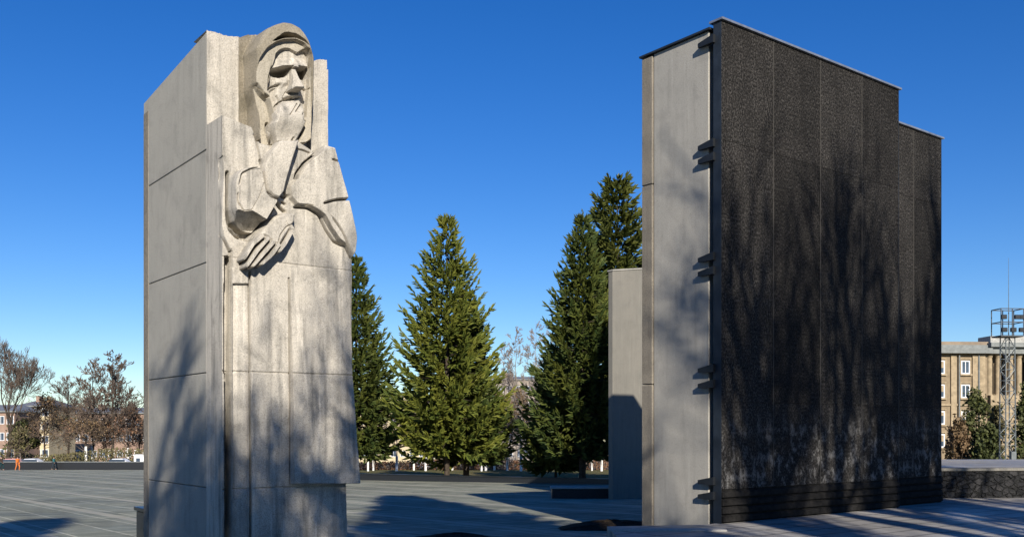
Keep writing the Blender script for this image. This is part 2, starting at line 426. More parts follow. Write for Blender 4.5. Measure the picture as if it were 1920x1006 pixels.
def carve():
    global Hf
    Hf = np.zeros(U.shape); REG = np.zeros(U.shape, np.int8)
    px0, py0 = pxs(0.0)
    def put(poly, target, wd=2.0, h=.7, reg=None, op='set'):
        global Hf
        s = sd(poly, h); k = rise(s, wd)
        if op == 'add': Hf = Hf + target * k
        elif op == 'max': Hf = np.where(k > 0, np.maximum(Hf, Hf + (target - Hf) * k), Hf)
        else: Hf = Hf + (target - Hf) * k
        if reg is not None: REG[s < -.75 * wd] = reg
        return s
    def bulge(s, top, add, wround, wedge=3.2):
        global Hf
        tgt = np.maximum(Hf, top + add * np.sqrt(np.clip(-s / wround, 0, 1))); Hf = Hf + (tgt - Hf) * rise(s, wedge)
    def cut(pts, depth, wd, h=.7, taper=True):
        global Hf
        d, T = ln(pts, h); e = np.exp(-(d / wd) ** 2 * 1.2)
        if taper: e = e * np.clip(np.minimum(T, 1 - T) * 8, .35, 1)
        Hf = Hf - depth * e
    def finger(pts, r0, r1, hh, h=.9, reg=4, lift=.07):
        global Hf
        d, T = ln(pts, h); r = r0 + (r1 - r0) * T
        inside = d < r
        val = hh + lift * np.clip((1 - d / r) * 2.2, 0, 1) ** .7 + .012 * np.sin(T * 9.4)
        Hf = np.where(inside, np.maximum(Hf, val), Hf); REG[inside] = reg
    # silhouette ----------------------------------------------------------
    plate = [(380,50),(396,55),(420,63),(451,68),(470,60),(487,57),(520,80),(585,112),(600,108),(615,111),(615,330),(380,330)]
    hoodo = z1((398,900),(388,600),(366,505),(362,420),(360,330),(350,262),(398,168),(440,112),(500,86),(560,69),(620,79),(680,109),(722,160),(752,212),(772,275),(788,340),(790,420),(785,600),(775,700),(770,940))
    body = [(330,214),(419,213),(475,236),(484,262),(500,268),(560,262),(600,288),(612,268),(615,270),(632,275),(637,303),(654,361),(672,442),(671,468),(663,484),(663,600),(664,690),(673,906),(653,908),(655,1006),(657,1300),(330,1300)]
    s_pl = sd(plate, 0.0); s_bd = sd(body, .7); s_hd = sd(hoodo, .42)
    MASK = (s_pl < 0) | (s_bd < 0) | (s_hd < 0)
    # plate with a niche that turns away to the right
    Hf = -.13 * np.clip((px0 - 446) / 30, 0, 1)
    Hf = np.where(px0 > 582, 0.0, Hf)
    # hood: a rounded mass, then its rim, then the recess for the face
    bulge(s_hd, .26, .26, 9, 5)
    REG[((s_hd < 0) & (py0 < 330)) | ((px0 > 447) & (px0 < 520) & (py0 < 300))] = 1  # the niche beside the hood gets the same darker colour
    rim = z1((372,505),(372,420),(392,330),(440,262),(500,225),(556,207),(640,205),(700,232),(740,285),(758,350),(765,520),(765,930),(395,930),(393,610),(462,606))
    put(rim, .43, 2.5, .45, 6)
    put(z1((470,222),(556,160),(590,158),(650,172),(708,212),(742,262),(700,226),(640,200),(556,202),(500,222)), .20, 2.5, .45)
    # veil below the hood tip, hanging in a lit vertical strip
    put(z1((355,498),(372,505),(392,535),(425,580),(462,606),(480,660),(498,740),(492,800),(515,915),(520,1000),(405,1000),(386,640)), .27, 3.5, .4, 6)
    cut(z1((378,512),(392,535),(425,580),(462,606)), .11, 1.5, .4)
    # face -----------------------------------------------------------------
    face = z1((496,345),(503,303),(530,275),(565,263),(602,267),(634,286),(655,296),(676,281),(704,267),(730,279),(748,318),(748,400),(740,545),(728,640),(722,760),(520,760),(498,720),(470,620),(455,560),(478,400))
    sf = put(face, .32, 2.0, .4, 2)
    c0 = (622 * .2683 + 380); PX4, PY4 = pxs(.4)
    curv = -.10 * np.clip((PX4 - c0) / 36, -1, 1) ** 2
    Hf = np.where(sf < -1, Hf + curv + .05, Hf)
    # forehead plane leaning out towards the brow ridge
    fore = z1((496,345),(520,300),(565,280),(602,284),(655,310),(704,284),(730,295),(744,325),(742,398),(690,402),(630,394),(560,398),(486,412))
    sfo = sd(fore, .45); fy = np.clip((PY4 - (20 + 285 * .2683)) / (115 * .2683), 0, 1)
    Hf = np.where(sfo < 0, np.maximum(Hf, .30 + .19 * fy + curv), Hf)
    # eye sockets, deep under the brow
    eyeL = [(x, y) for x, y in z1((480,402),(560,386),(630,386),(618,432),(588,457),(545,462),(505,448))]
    eyeR = [(x, y) for x, y in z1((658,388),(744,392),(744,464),(725,478),(694,474),(672,446))]
    for e_ in (eyeL, eyeR): put(e_, .0, 2.0, .42)
    put(z1((505,425),(590,425),(575,448),(530,450)), .05, 3, .42)
    # nose: a wedge growing forward to its tip
    nose = z1((632,398),(664,398),(672,470),(694,545),(688,562),(610,558),(606,540),(628,500))
    sn = sd(nose, .5); ny = np.clip((PY4 - (20 + 398 * .2683)) / (160 * .2683), 0, 1)
    Hf = np.where(sn < 0, np.maximum(Hf, .45 + .19 * ny - .05 * (1 - np.clip(-sn / 3.5, 0, 1))), Hf)
    put(z1((604,556),(692,560),(686,582),(640,580),(612,572)), .33, 2.0, .45)
    # cheeks, hollows, folds
    put(z1((500,470),(545,463),(600,452),(618,480),(612,520),(560,540),(545,520),(500,520)), .05, 9, .42, op='add')
    put(z1((465,560),(490,525),(545,517),(528,590),(540,620),(500,722),(478,640)), -.07, 8, .4, op='add')
    cut(z1((468,570),(480,535),(505,520),(545,515)), .07, 1.7, .4)
    cut(z1((528,585),(548,630),(530,670),(505,722)), .04, 1.6, .4)
    cut(z1((606,545),(588,570),(575,596)), .025, 1.6, .42)
    cut(z1((700,520),(720,540),(748,548)), .08, 1.8, .42)
    cut(z1((480,395),(462,470),(458,560)), .08, 1.8, .4)
    cut(z1((575,606),(600,612),(640,604)), .10, 2.0, .42)
    put(z1((575,580),(700,582),(705,600),(640,598),(590,604)), .035, 3, .42, op='add')
    # raised hand closing over the chin --------------------------------------
    fist = z1((512,760),(513,710),(532,655),(578,622),(640,620),(692,604),(722,635),(722,700),(716,760),(736,768),(716,830),(672,918),(600,925),(522,918),(490,850),(492,775))
    sfi = sd(fist, .55);
    wy_ = np.clip((PY4 - (20 + 755 * .2683)) / (160 * .2683), 0, 1); fy_ = np.clip((PY4 - (20 + 640 * .2683)) / (110 * .2683), 0, 1)
    tgt = .49 + .10 * ss(fy_) - .13 * ss(wy_) - .10 * (1 - np.clip(-sfi / 5, 0, 1)) ** 1.5
    Hf = Hf + (np.maximum(tgt, Hf) - Hf) * rise(sfi, 2.0); REG[sfi < 0] = 3
    cut(z1((640,715),(674,672),(708,628)), .055, 1.4, .5); cut(z1((596,738),(634,690),(664,648)), .035, 1.3, .5); cut(z1((684,738),(702,705),(718,665)), .04, 1.3, .5)
    cut(z1((507,732),(518,685),(538,640),(578,616),(640,613),(692,598)), .07, 1.5, .45)
    cut(z1((488,770),(492,820),(518,915)), .22, 2.4, .5, False)
    cut(z1((724,770),(712,840),(668,922)), .18, 2.0, .5, False)
    cut(z1((555,902),(590,910),(640,906)), .05, 1.4, .6)
    # body ------------------------------------------------------------------
    sb = s_bd; kb_ = rise(sb, 1.6)
    neck = sd(z1((392,880),(400,1010),(520,1010),(560,915),(640,915),(690,1000),(820,960),(760,900),(700,930),(660,930),(520,935)), .6)
    Hf = np.where(sb < 0, np.maximum(Hf, .66 * kb_ + Hf * (1 - kb_)), Hf)
    PX7, PY7 = pxs(.7)
    REG[(sb < 0) & (REG < 2)] = 0
    REG[(sfi < 0)] = 3
    # right shoulder, sleeve and drapery
    put(z2((590,430),(575,350),(640,290),(700,195),(800,112),(845,75),(905,95),(930,190),(990,400),(1056,690),(1045,800),(1015,845),(975,750),(930,655),(872,575),(820,545),(730,492),(640,485)), .76, 5, .75)
    put(z2((640,486),(720,480),(800,500),(880,570),(940,650),(1015,838),(965,752),(915,715),(865,640),(815,548),(725,497)), .80, 1.6, .75)
    cut(z2((636,490),(720,494),(800,542),(845,640),(900,722),(962,752)), .15, 2.0, .75)
    cut(z2((872,572),(930,655),(972,748),(1016,840)), .09, 1.5, .75)
    cut(z2((820,470),(900,447),(1000,441)), .16, 2.0, .75)
    cut(z2((800,112),(700,190),(650,260),(640,300)), .16, 2.2, .75)
    cut(z2((640,95),(690,105),(740,125)), .05, 1.3, .75); cut(z2((875,175),(915,188)), .08, 1.4, .75)
    cut(z2((390,55),(440,72),(490,72)), .05, 1.3, .7); cut(z2((350,0),(380,90),(400,190)), .045, 1.5, .7)
    cut(z2((396,178),(400,198)), .13, 2.2, .7, False)
    # raised forearm
    arm = z2((510,40),(640,40),(672,0),(655,60),(612,200),(575,330),(560,400),(520,445),(470,430),(425,385),(410,230),(440,130),(500,70))
    sa = sd(arm, .85); bulge(sa, .74, .13, 6); REG[sa < 0] = 5
    cut(z2((672,0),(640,85),(600,230),(565,345),(565,375),(585,405),(600,410)), .13, 1.9, .8)
    cut(z2((540,400),(575,425),(600,412)), .12, 1.8, .8); cut(z2((555,450),(585,468)), .1, 1.8, .8)
    # hollow beneath the sleeve and the swept folds on the left
    put(z2((188,560),(205,610),(245,662),(300,700),(335,716),(385,660),(440,600),(520,480),(400,540),(300,520),(225,500),(195,470)), .36, 2.6, .8)
    cut(z2((182,255),(182,420),(184,570),(200,640),(245,690),(330,714)), .20, 2.6, .75, False)
    cut(z2((146,150),(150,260),(140,420),(134,600),(150,690),(196,785),(200,830)), .17, 2.0, .75, False)
    d_, T_ = ln(z2((208,360),(206,540),(228,612),(290,680)), .8); Hf = Hf + .10 * np.exp(-(d_ / 1.9) ** 2)
    d_, T_ = ln(z2((125,270),(118,600),(118,1006)), .75); Hf = Hf + .035 * np.exp(-(d_ / 2.0) ** 2)
    # elbow and sleeve
    under = z2((216,480),(245,590),(330,640),(402,652),(440,565),(520,455),(430,585),(330,520))
    el = z2((212,490),(214,330),(232,268),(265,232),(300,218),(385,208),(415,232),(428,310),(440,385),(525,448),(440,590),(405,648),(330,632),(245,585))
    se = sd(el, .95)
    bulge(se, .82, .13, 4); REG[se < 0] = 5
    su = sd(z2((222,512),(285,530),(330,522),(430,586),(445,560),(404,650),(330,634),(245,588)), .9)
    lowd = np.clip((PY7 - (250 + 515 * .2783)) / (130 * .2783), 0, 1)
    Hf = np.where(su < 0, np.minimum(Hf, .95 - .42 * lowd), Hf)
    inner = z2((248,340),(268,268),(330,238),(395,228),(416,270),(418,330),(395,420),(330,515),(280,518),(246,455))
    put(inner, -.02, 2.5, .95, op='add')
    cut(z2((248,345),(266,268),(330,236),(392,222),(414,246)), .06, 1.4, .95); cut(z2((240,400),(238,460),(280,520),(328,514)), .04, 1.3, .95)
    cut(z2((418,330),(392,420),(330,518)), .03, 1.2, .95); cut(z2((435,392),(460,425),(495,442)), .045, 1.2, .95)
    cut(z2((520,452),(545,490),(580,520)), .18, 2.4, .8)
    # lowered hand ---------------------------------------------------------
    back = z2((500,545),(560,522),(640,528),(640,590),(610,640),(570,700),(530,765),(480,745),(430,700),(370,690),(420,628),(465,575))
    sk = sd(back, .9); bulge(sk, .74, .13, 7); REG[sk < 0] = 4
    for pts, ra, rb in (([(405,690),(345,742),(282,842)], 6.0, 4.2), ([(440,708),(378,782),(300,892)], 6.2, 4.2), ([(478,732),(420,802),(342,890)], 6.2, 4.2), ([(512,752),(466,822),(400,878)], 6.0, 4.2)):
        finger(z2(*pts), ra * .88, rb * .88, .82, .9, 4, .09)
    finger(z2((585,600),(612,650),(566,735),(520,792)), 5.2, 4.0, .80, .9, 4, .09)
    for pts in (((425,706),(362,765),(292,870)), ((460,722),(400,795),(322,895)), ((497,745),(445,815),(372,888))): cut(z2(*pts), .13, 1.2, .9)
    cut(z2((620,605),(570,625),(530,680),(515,740)), .035, 1.1, .9)
    # lower part: strips and panels --------------------------------------------
    def strip(x0, x1, y0, y1, target, wd=1.5, h=.68): put([(x0,y0),(x1,y0),(x1,y1),(x0,y1)], target, wd, h)
    strip(421, 437, 478, 1300, .40, 3.0); cut(z2((200,785),(205,900)), .1, 2.5, .7)
    put(z3((345,100),(372,0),(378,0),(378,420),(345,420)), .45, 3, .7)
    strip(437.5, 468.5, 530, 1300, .60, 1.5); 
    cut([(470.5,510),(471,640),(472,922),(472,1300)], .13, 1.7, .7, False)
    cut([(547,520),(548,700),(549.5,906)], .07, 1.4, .75, False)
    rp = [(550,500),(662,500),(664,690),(676,906.5),(550,907)]
    sp_ = sd(rp, .78); gro = np.clip((PY7 - 480) / 420, 0, 1)
    Hf = np.where((sp_ < 0) & (PY7 > 500), np.maximum(Hf, .66 + .15 * gro * rise(sp_, 1.5)), Hf)
    # joints between the cast courses
    for zj in (1.05, 2.90, 4.68):
        e = np.exp(-((Z - zj) / .013) ** 2); Hf = Hf - (.014 if zj > 4 else .022) * e * (REG != 4) * (Z < 4.9)
    # weathered surface
    rng = np.random.default_rng(3)
    def vn(cell):
        gy, gx = int(U.shape[0] / cell) + 3, int(U.shape[1] / cell) + 3
        g = rng.standard_normal((gy, gx)); iy = np.arange(U.shape[0]) / cell; ix = np.arange(U.shape[1]) / cell
        y0 = iy.astype(int); x0 = ix.astype(int); fy = ss(iy - y0)[:, None]; fx = ss(ix - x0)[None, :]
        a = g[y0][:, x0]; b = g[y0][:, x0 + 1]; c = g[y0 + 1][:, x0]; d = g[y0 + 1][:, x0 + 1]
        return (a * (1 - fx) + b * fx) * (1 - fy) + (c * (1 - fx) + d * fx) * fy
    Hf = Hf + .006 * vn(40) + .0016 * vn(12) + .0009 * vn(4)
    jag = .35 * vn(5) + 1.0 * vn(26)
    MASK &= ~((s_pl > -2.2 + jag) & (s_bd > 0) & (s_hd > -1.5 + jag) & (py0 < 130))
    return Hf, REG, MASK
Hf, REG, MASK = carve()
gno = gz(QD)
mon = empty('carved_monument', (Q.x, Q.y, 0), TH, 'tall concrete block carved as a grieving hooded figure with hand at chin', 'monument')
nz, nu = U.shape
cell = MASK[:-1, :-1] & MASK[1:, :-1] & MASK[:-1, 1:] & MASK[1:, 1:]
idx = np.arange(nz * nu).reshape(nz, nu)
VX = np.stack([U.ravel(), -Hf.ravel(), Z.ravel()], 1)
REGc = REG[:-1, :-1]
def region_mesh(name, r, parent, m):
    sel = cell & (REGc == r); jj, ii = np.nonzero(sel)
    Fq = np.stack([idx[jj, ii], idx[jj, ii + 1], idx[jj + 1, ii + 1], idx[jj + 1, ii]], 1)
    V = VX
    extra_v, extra_f = [], []
    pad = np.zeros((nz + 1, nu + 1), bool); pad[1:-1, 1:-1] = cell      # skirts on open borders
    nb = len(VX)
    def skirt(a, b, left):
        nonlocal nb
        if len(a) == 0: return
        va = VX[a].copy(); vb = VX[b].copy()
        dep = np.where(va[:, 0] < .02, .03, .62) if left else np.full(len(a), .62)
        va[:, 1] = np.maximum(va[:, 1] + .002, dep); vb[:, 1] = np.maximum(vb[:, 1] + .002, dep)
        n = len(a); extra_v.append(va); extra_v.append(vb)
        ar = np.arange(n); extra_f.append(np.stack([b, a, nb + ar, nb + n + ar], 1)); nb += 2 * n
    L = sel & ~pad[1:-1, :-2]; R_ = sel & ~pad[1:-1, 2:]; D = sel & ~pad[:-2, 1:-1]; T = sel & ~pad[2:, 1:-1]
    j, i = np.nonzero(L); skirt(idx[j + 1, i], idx[j, i], True)
    j, i = np.nonzero(R_); skirt(idx[j, i + 1], idx[j + 1, i + 1], False)
    j, i = np.nonzero(D); skirt(idx[j, i], idx[j, i + 1], False)
    j, i = np.nonzero(T); skirt(idx[j + 1, i + 1], idx[j + 1, i], False)
    Va = np.concatenate([V] + extra_v) if extra_v else V
    Fa = np.concatenate([Fq] + extra_f) if extra_f else Fq
    used = np.unique(Fa); re = np.full(len(Va), -1, np.int64); re[used] = np.arange(len(used))
    me = npmesh(name, Va[used], re[Fa])
    return link(name, me, m, parent)
robe = region_mesh('robe', 0, mon, M['statue'])
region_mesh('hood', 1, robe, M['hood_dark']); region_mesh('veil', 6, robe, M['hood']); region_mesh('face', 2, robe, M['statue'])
region_mesh('raised_hand', 3, robe, M['statue']); region_mesh('lowered_hand', 4, robe, M['statue'])
region_mesh('sleeve', 5, robe, M['statue'])
# the block behind: cast courses with open joints
zc = [gno - .4, 1.05, 2.90, 4.68, 6.5, 8.4]
for k in range(5):
    c = MB(); zt = (lambda x, y: 8.40 - .085 * y) if k == 4 else zc[k + 1] - .005
    c.prism([(0, .03), (.30, .03), (.30, .60), (2.08, .60), (2.08, 3.30), (0, 3.30)], zc[k] + .005, zt)
    c.build('block_course', M['side'], mon, bevel=.012)
MB().prism([(.04, .08), (.28, .08), (.28, .64), (2.04, .64), (2.04, 3.26), (.04, 3.26)], gno - .3, 8.0).build('joint_fill', plain('joint_mortar_fill', (.16,.15,.13), .95), mon)
MB().box(-.012, .02, 3.0, 3.27, gno - .2, 7.9).build('corner_strip', M['rough'], mon, bevel=.006)

# low plinth behind the block's left edge, its shade put into the black colour
p = at(274, 952, 19.6)
e = empty('stone_plinth', (p.x, p.y, gz(p.y)), TH, 'low stone plinth, coloured dark for shade, peeping out left of the carved block', 'plinth')
MB().box(-.02, 1.5, 0, .6, -.1, p.z - gz(p.y) - .08).build('plinth_block', M['granite'], e, bevel=.02)
MB().box(-.06, 1.54, -.04, .64, p.z - gz(p.y) - .077, p.z - gz(p.y)).build('plinth_top', M['granite'], e, bevel=.01)

# ------------------------------------------------------------------ trees
def frame_of(d):
    d = d / np.linalg.norm(d); up = np.array([0, 0, 1.0]) if abs(d[2]) < .95 else np.array([1.0, 0, 0])
    s = np.cross(d, up); s /= np.linalg.norm(s); return d, s, np.cross(s, d)
def spruce_mesh(H, R, seed, zlow=.15, nwh=44, dens=1.0, tuft=.5, power=.85, droop=.16):
    rg = random.Random(seed); C, Dr, Ln, Wd = [], [], [], []; limb = MB(); nwh = int(nwh * .68)
    for i in range(nwh):
        t = (i + rg.uniform(-.3, .3)) / nwh; t = min(max(t, 0), .985)
        z0 = H * (zlow + (1 - zlow) * t); r0 = R * (1 - t) ** power * (1.0 if t > .12 else .75 + 2.0 * t)
        nb = int(8 + 9 * (1 - t)); ph = rg.uniform(0, 6.28)
        for k in range(nb):
            r = r0 * (rg.uniform(.5, .9) if rg.random() < .4 else rg.uniform(.85, 1.18)) + .12; az = ph + 6.283 * k / nb + rg.uniform(-.2, .2)
            el = -.12 + .77 * t + rg.uniform(-.17, .17); ca, sa = math.cos(az), math.sin(az)
            def P(s): return (r * s * ca, r * s * sa, z0 + r * (el * s - droop * math.sin(s * 3.0) + .17 * s ** 4))
            if t < .75 and rg.random() < .6: limb.tube((0, 0, z0), P(.75), .035 * H / 18 * (1 - t) + .012, .01, 3)
            nt = max(4, int((11 + 32 * r / R * 1.2) * dens))
            for q in range(nt):
                s = .16 + .84 * ((q + rg.random()) / nt) ** .8; p0 = P(s); p1 = P(min(1.02, s + .05))
                d = np.array(p1) - np.array(p0); d /= np.linalg.norm(d)
                yaw = rg.choice((-1, 1)) * rg.uniform(.15, 1.0) if s < .93 else rg.uniform(-.3, .3)
                dd = np.array([d[0] * math.cos(yaw) - d[1] * math.sin(yaw), d[0] * math.sin(yaw) + d[1] * math.cos(yaw), d[2] + rg.uniform(-.75, .25)])
                l = tuft * (.55 + .75 * (1 - abs(s - .5))) * rg.uniform(.6, 1.35) * (.6 + .4 * (1 - t))
                C.append(p0); Dr.append(dd / np.linalg.norm(dd)); Ln.append(l); Wd.append(l * rg.uniform(.09, .17))
    for q in range(14):
        C.append((0, 0, H * (1 - .012 * q))); a = rg.uniform(0, 6.28); e = np.array([math.cos(a) * .4, math.sin(a) * .4, 1.0]); Dr.append(e / np.linalg.norm(e)); Ln.append(.35); Wd.append(.06)
    C, Dr, Ln, Wd = np.array(C), np.array(Dr), np.array(Ln)[:, None], np.array(Wd)[:, None]
    S = np.cross(Dr, np.array([0, 0, 1.0])); S /= np.linalg.norm(S, axis=1)[:, None] + 1e-9; T = np.cross(S, Dr)
    rr = np.random.default_rng(seed).uniform(0, math.pi, (len(C), 1)); S, T = S * np.cos(rr) + T * np.sin(rr), T * np.cos(rr) - S * np.sin(rr)
    quads = []
    for n in (S, T): quads.append(np.stack([C, C + Dr * Ln * .45 + n * Wd, C + Dr * Ln, C + Dr * Ln * .45 - n * Wd], 1))
    V = np.concatenate(quads, 0).reshape(-1, 3); Fq = np.arange(len(V)).reshape(-1, 4)
    return npmesh('crown', V, Fq), limb
def spruce(px, pyb, pyt, d, halfpx, seed, label, m, bole=.24, dens=1.0, twin=False, name='spruce_tree', **kw):
    x = (px - HX) / F * d; H = (pyb - pyt) / F * d; R = halfpx / F * d
    e = empty(name, (x, d, gz(d)), random.Random(seed).uniform(0, 6), label, 'tree')
    me, limb = spruce_mesh(H, R, seed, dens=dens, **kw)
    link('crown', me, m, e)
    limb.tube((0, 0, -.3), (0, 0, H * .45), bole, bole * .6, 8).tube((0, 0, H * .45), (0, 0, H * .97), bole * .6, .02, 6)
    limb.build('trunk', M['bark'], e)
    return e
spruce(838, 897, 403, 72, 124, 11, 'tall full yellow-green spruce standing alone at centre of the gap', M['needles'], .22, 1.35, tuft=.62, power=.78)
spruce(874, 897, 545, 74, 100, 12, 'smaller dark spruce with its trunk just right of the tallest central spruce', M['needles_blue'], .26, 1.1, tuft=.6)
spruce(668, 897, 480, 76, 95, 13, 'slim pointed spruce half hidden behind the carved block', M['needles_blue'], .22, 1.25, tuft=.6)
spruce(1092, 905, 398, 64, 114, 14, 'broad dark spruce left of the short pale pylon', M['needles_blue'], .24, 1.3, tuft=.58)
spruce(1158, 902, 335, 74, 128, 15, 'tallest bushy conifer rising above the short pale pylon', M['needles_pine'], .24, 1.4, tuft=.8, power=.62, droop=-.05)
spruce(1042, 902, 650, 70, 84, 17, 'low dark young spruce before the broad dark spruce', M['needles_blue'], .1, 1.2, tuft=.55, nwh=26)

def grow_tree(H, seed, form='spread', twig=5, spread=.55, bole=None, rmin=.006, thick=0.0):
    """tapered limbs by recursion; returns trunk MB, twig MB and twig-tip points"""
    rg = random.Random(seed); tr, tw, tips = MB(), MB(), []
    bole = bole or H * .018
    def rot(v, ang):
        ax = v.orthogonal().normalized(); ax.rotate(Quaternion(v, rg.uniform(0, 6.283))); o = v.copy(); o.rotate(Quaternion(ax, ang)); return o
    def limb(p, d, L, r, lev):
        n = 4 if lev < 2 else 3; q = p.copy(); dd = d.copy(); pts = [q.copy()]
        for k in range(n):
            dd = (dd + Vector((rg.uniform(-1, 1), rg.uniform(-1, 1), rg.uniform(-.6, 1) + .35)) * (.11 if lev < 1 else .17)).normalized()
            q = q + dd * (L / n); pts.append(q.copy())
        mb = tr if lev < 2 else tw
        for k in range(n):
            r0 = r * (1 - .6 * k / n); r1 = r * (1 - .6 * (k + 1) / n)
            mb.tube(pts[k], pts[k + 1], max(r0, rmin), max(r1, rmin * .8), 7 if lev == 0 else (5 if lev == 1 else 3))
        if lev >= twig:
            tips.append(pts[-1]); tips.append(pts[-2]); return
        if form == 'spread':
            nc = rg.randint(3, 4) if lev > 0 else 5
            for c in range(nc):
                f = rg.uniform(.45, 1.0) if c else 1.0; k = min(n - 1, int(f * n)); b = pts[k].lerp(pts[k + 1], f * n - k if f < 1 else 1)
                limb(b, rot(dd, rg.uniform(.2, spread) if c else rg.uniform(.05, .25)), L * rg.uniform(.56, .78), r * ((.42 if c else .5) + thick), lev + 1)
        else:
            nc = rg.randint(3, 5)
            for c in range(nc):
                f = rg.uniform(.3, 1.0); k = min(n - 1, int(f * n)); b = pts[k].lerp(pts[k + 1], min(1, f * n - k))
                limb(b, rot(dd, rg.uniform(.3, .7)), L * rg.uniform(.4, .62), r * .45, lev + 1)
    if form == 'spread':
        limb(Vector((0, 0, 0)), Vector((rg.uniform(-.06, .06), rg.uniform(-.06, .06), 1)).normalized(), H * .34, bole, 0)
    else:                                             # a leader with many side limbs, narrowing upwards
        pts = [Vector((0, 0, 0))]
        for k in range(10): pts.append(Vector((rg.uniform(-1, 1) * .02 * H * .4, rg.uniform(-1, 1) * .02 * H * .4, H * (k + 1) / 10)))
        for k in range(10): tr.tube(pts[k], pts[k + 1], bole * (1 - k / 10.5), bole * (1 - (k + 1) / 10.5), 7)
        nl = 46
        for k in range(nl):
            f = .27 + .70 * (k + rg.random()) / nl; j = min(9, int(f * 10)); b = pts[j].lerp(pts[j + 1], f * 10 - j)
            az = rg.uniform(0, 6.283); up = rg.uniform(.15, .75); dd = Vector((math.cos(az), math.sin(az), up)).normalized()
            limb(b, dd, H * spread * .5 * (1.08 - f) * rg.uniform(.7, 1.1) + .25, bole * .34 * (1.1 - f), 2)
    top = max(v[2] for v in tw.v); f = H / top
    tr.v = [(a * f, b * f, c * f) for a, b, c in tr.v]; tw.v = [(a * f, b * f, c * f) for a, b, c in tw.v]
    return tr, tw, [t * f for t in tips]
def leaf_mesh(tips, n, size, seed, zmax=None, sp=.35):
    rg = np.random.default_rng(seed); P = np.array([tuple(t) for t in tips])
    if zmax is not None: P = P[P[:, 2] < zmax] if (P[:, 2] < zmax).sum() > 20 else P
    c = P[rg.integers(0, len(P), n)] + rg.normal(0, sp, (n, 3)); s = size * rg.uniform(.6, 1.3, (n, 1))
    a = rg.normal(0, 1, (n, 3)); a /= np.linalg.norm(a, axis=1)[:, None]; b = np.cross(a, rg.normal(0, 1, (n, 3))); b /= np.linalg.norm(b, axis=1)[:, None]
    V = np.stack([c - a * s, c + b * s * .55, c + a * s, c - b * s * .55], 1).reshape(-1, 3)
    return npmesh('leaves', V, np.arange(len(V)).reshape(-1, 4))
def bare_tree(loc, H, seed, label, form='spread', bark='bark', twig_m='twig', twig=5, spread=.55, leaves=None, wash=0.0, rz=0.0, group=None, bole=None, name='bare_tree', lean=(0, 0), rmin=.006, thick=0.0):
    e = empty(name, loc, rz, label, 'tree', group)
    if lean != (0, 0): e.rotation_euler = (lean[0], lean[1], rz)
    tr, tw, tips = grow_tree(H, seed, form, twig, spread, bole, rmin, thick)
    tr.build('trunk', M[bark], e, smooth=True); tw.build('crown', M[twig_m], e)
    if leaves:
        m_, n_, s_, zm = leaves; link('leaves', leaf_mesh(tips, n_, s_, seed, zm), M[m_], e)
    if wash:
        b_ = bole or H * .018
        MB().tube((0, 0, -.1), (0, 0, wash), b_ * 1.12, b_ * 1.06, 8).build('lime_band', M['lime'], e)
    KIDS[e.name] = [c for c in COL.objects if c.parent == e]
    return e

# row across the square, left of the block
def bg(px, d, pyt, **k):
    x = (px - HX) / F * d; z = gz(d); H = CAM_Z - (pyt - HY) / F * d - z
    k.setdefault('rmin', .021 * d / 150); return bare_tree((x, d, z), H, **k)
bg(16, 140, 628, seed=21, label='large spreading bare tree at the left edge beyond the square', form='spread', twig=6, spread=.8, bole=.36, rmin=.026)
bg(44, 150, 790, seed=22, label='small dark bushy tree below the large spreading bare tree', form='lead', spread=.8, leaves=('shrub', 2600, .3, None), name='leafy_tree')
bg(38, 138, 800, seed=23, label='thin pale willow with hanging yellowish leaves at the far left', form='lead', spread=.5, bark='pale_bark', leaves=('olive_leaf', 837, 0.16, None), wash=1.4, name='leafy_tree', bole=.12)
bg(84, 146, 740, seed=24, label='brown leaved tree with a whitewashed trunk beside the yellow house', form='lead', spread=.75, leaves=('brown_leaf', 1209, 0.16, None), wash=1.7, name='leafy_tree', bole=.18)
bg(128, 150, 700, seed=25, label='twiggy olive brown tree midway along the row beyond the square', form='lead', spread=.95, leaves=('olive_leaf', 1209, 0.16, 7.5), name='leafy_tree', bole=.2)
bg(161, 142, 760, seed=26, label='short brown tree with a bright whitewashed trunk left of the two tallest bare trees', form='lead', spread=.8, leaves=('brown_leaf', 1116, 0.15, 7), wash=3.2, name='leafy_tree', bole=.17)
bg(174, 150, 668, seed=27, label='second tallest bare tree of the left row, pale trunk and upright twigs', form='lead', spread=.6, rmin=.035, leaves=('rust_leaf', 558, 0.14, 7), wash=3.6, bole=.2)
bg(212, 146, 655, seed=28, label='tallest dark bare tree near the carved block on the left', form='lead', spread=.72, rmin=.038, leaves=('brown_leaf', 558, 0.14, 7), bole=.26)
bg(199, 152, 780, seed=29, label='low rusty tree tucked behind the tallest dark bare tree', form='lead', spread=.9, leaves=('rust_leaf', 1023, 0.16, None), wash=1.8, name='leafy_tree', bole=.14)
bg(240, 148, 755, seed=30, label='reddish brown tree with pale trunk just left of the carved block', form='lead', spread=.8, leaves=('rust_leaf', 1209, 0.16, None), wash=3.0, name='leafy_tree', bole=.16)
bg(262, 156, 775, seed=31, label='brown tree partly covered by the left edge of the carved block', form='lead', spread=.8, leaves=('brown_leaf', 1116, 0.16, None), name='leafy_tree', bole=.16)
for k, (px, d, pt, lb) in enumerate(((945, 205, 640, 'pale bare poplar right beside the central spruce'), (968, 200, 612, 'pale bare poplar in the middle of the gap between spruces'), (1004, 210, 600, 'tall pale bare poplar leftmost of those by the broad spruce'), (1024, 215, 615, 'pale bare poplar close against the broad dark spruce'))):
    bg(px, d, pt, seed=41 + k, label=lb, form='lead', spread=.42, bark='pale_bark', twig_m='pale_twig', bole=.22)
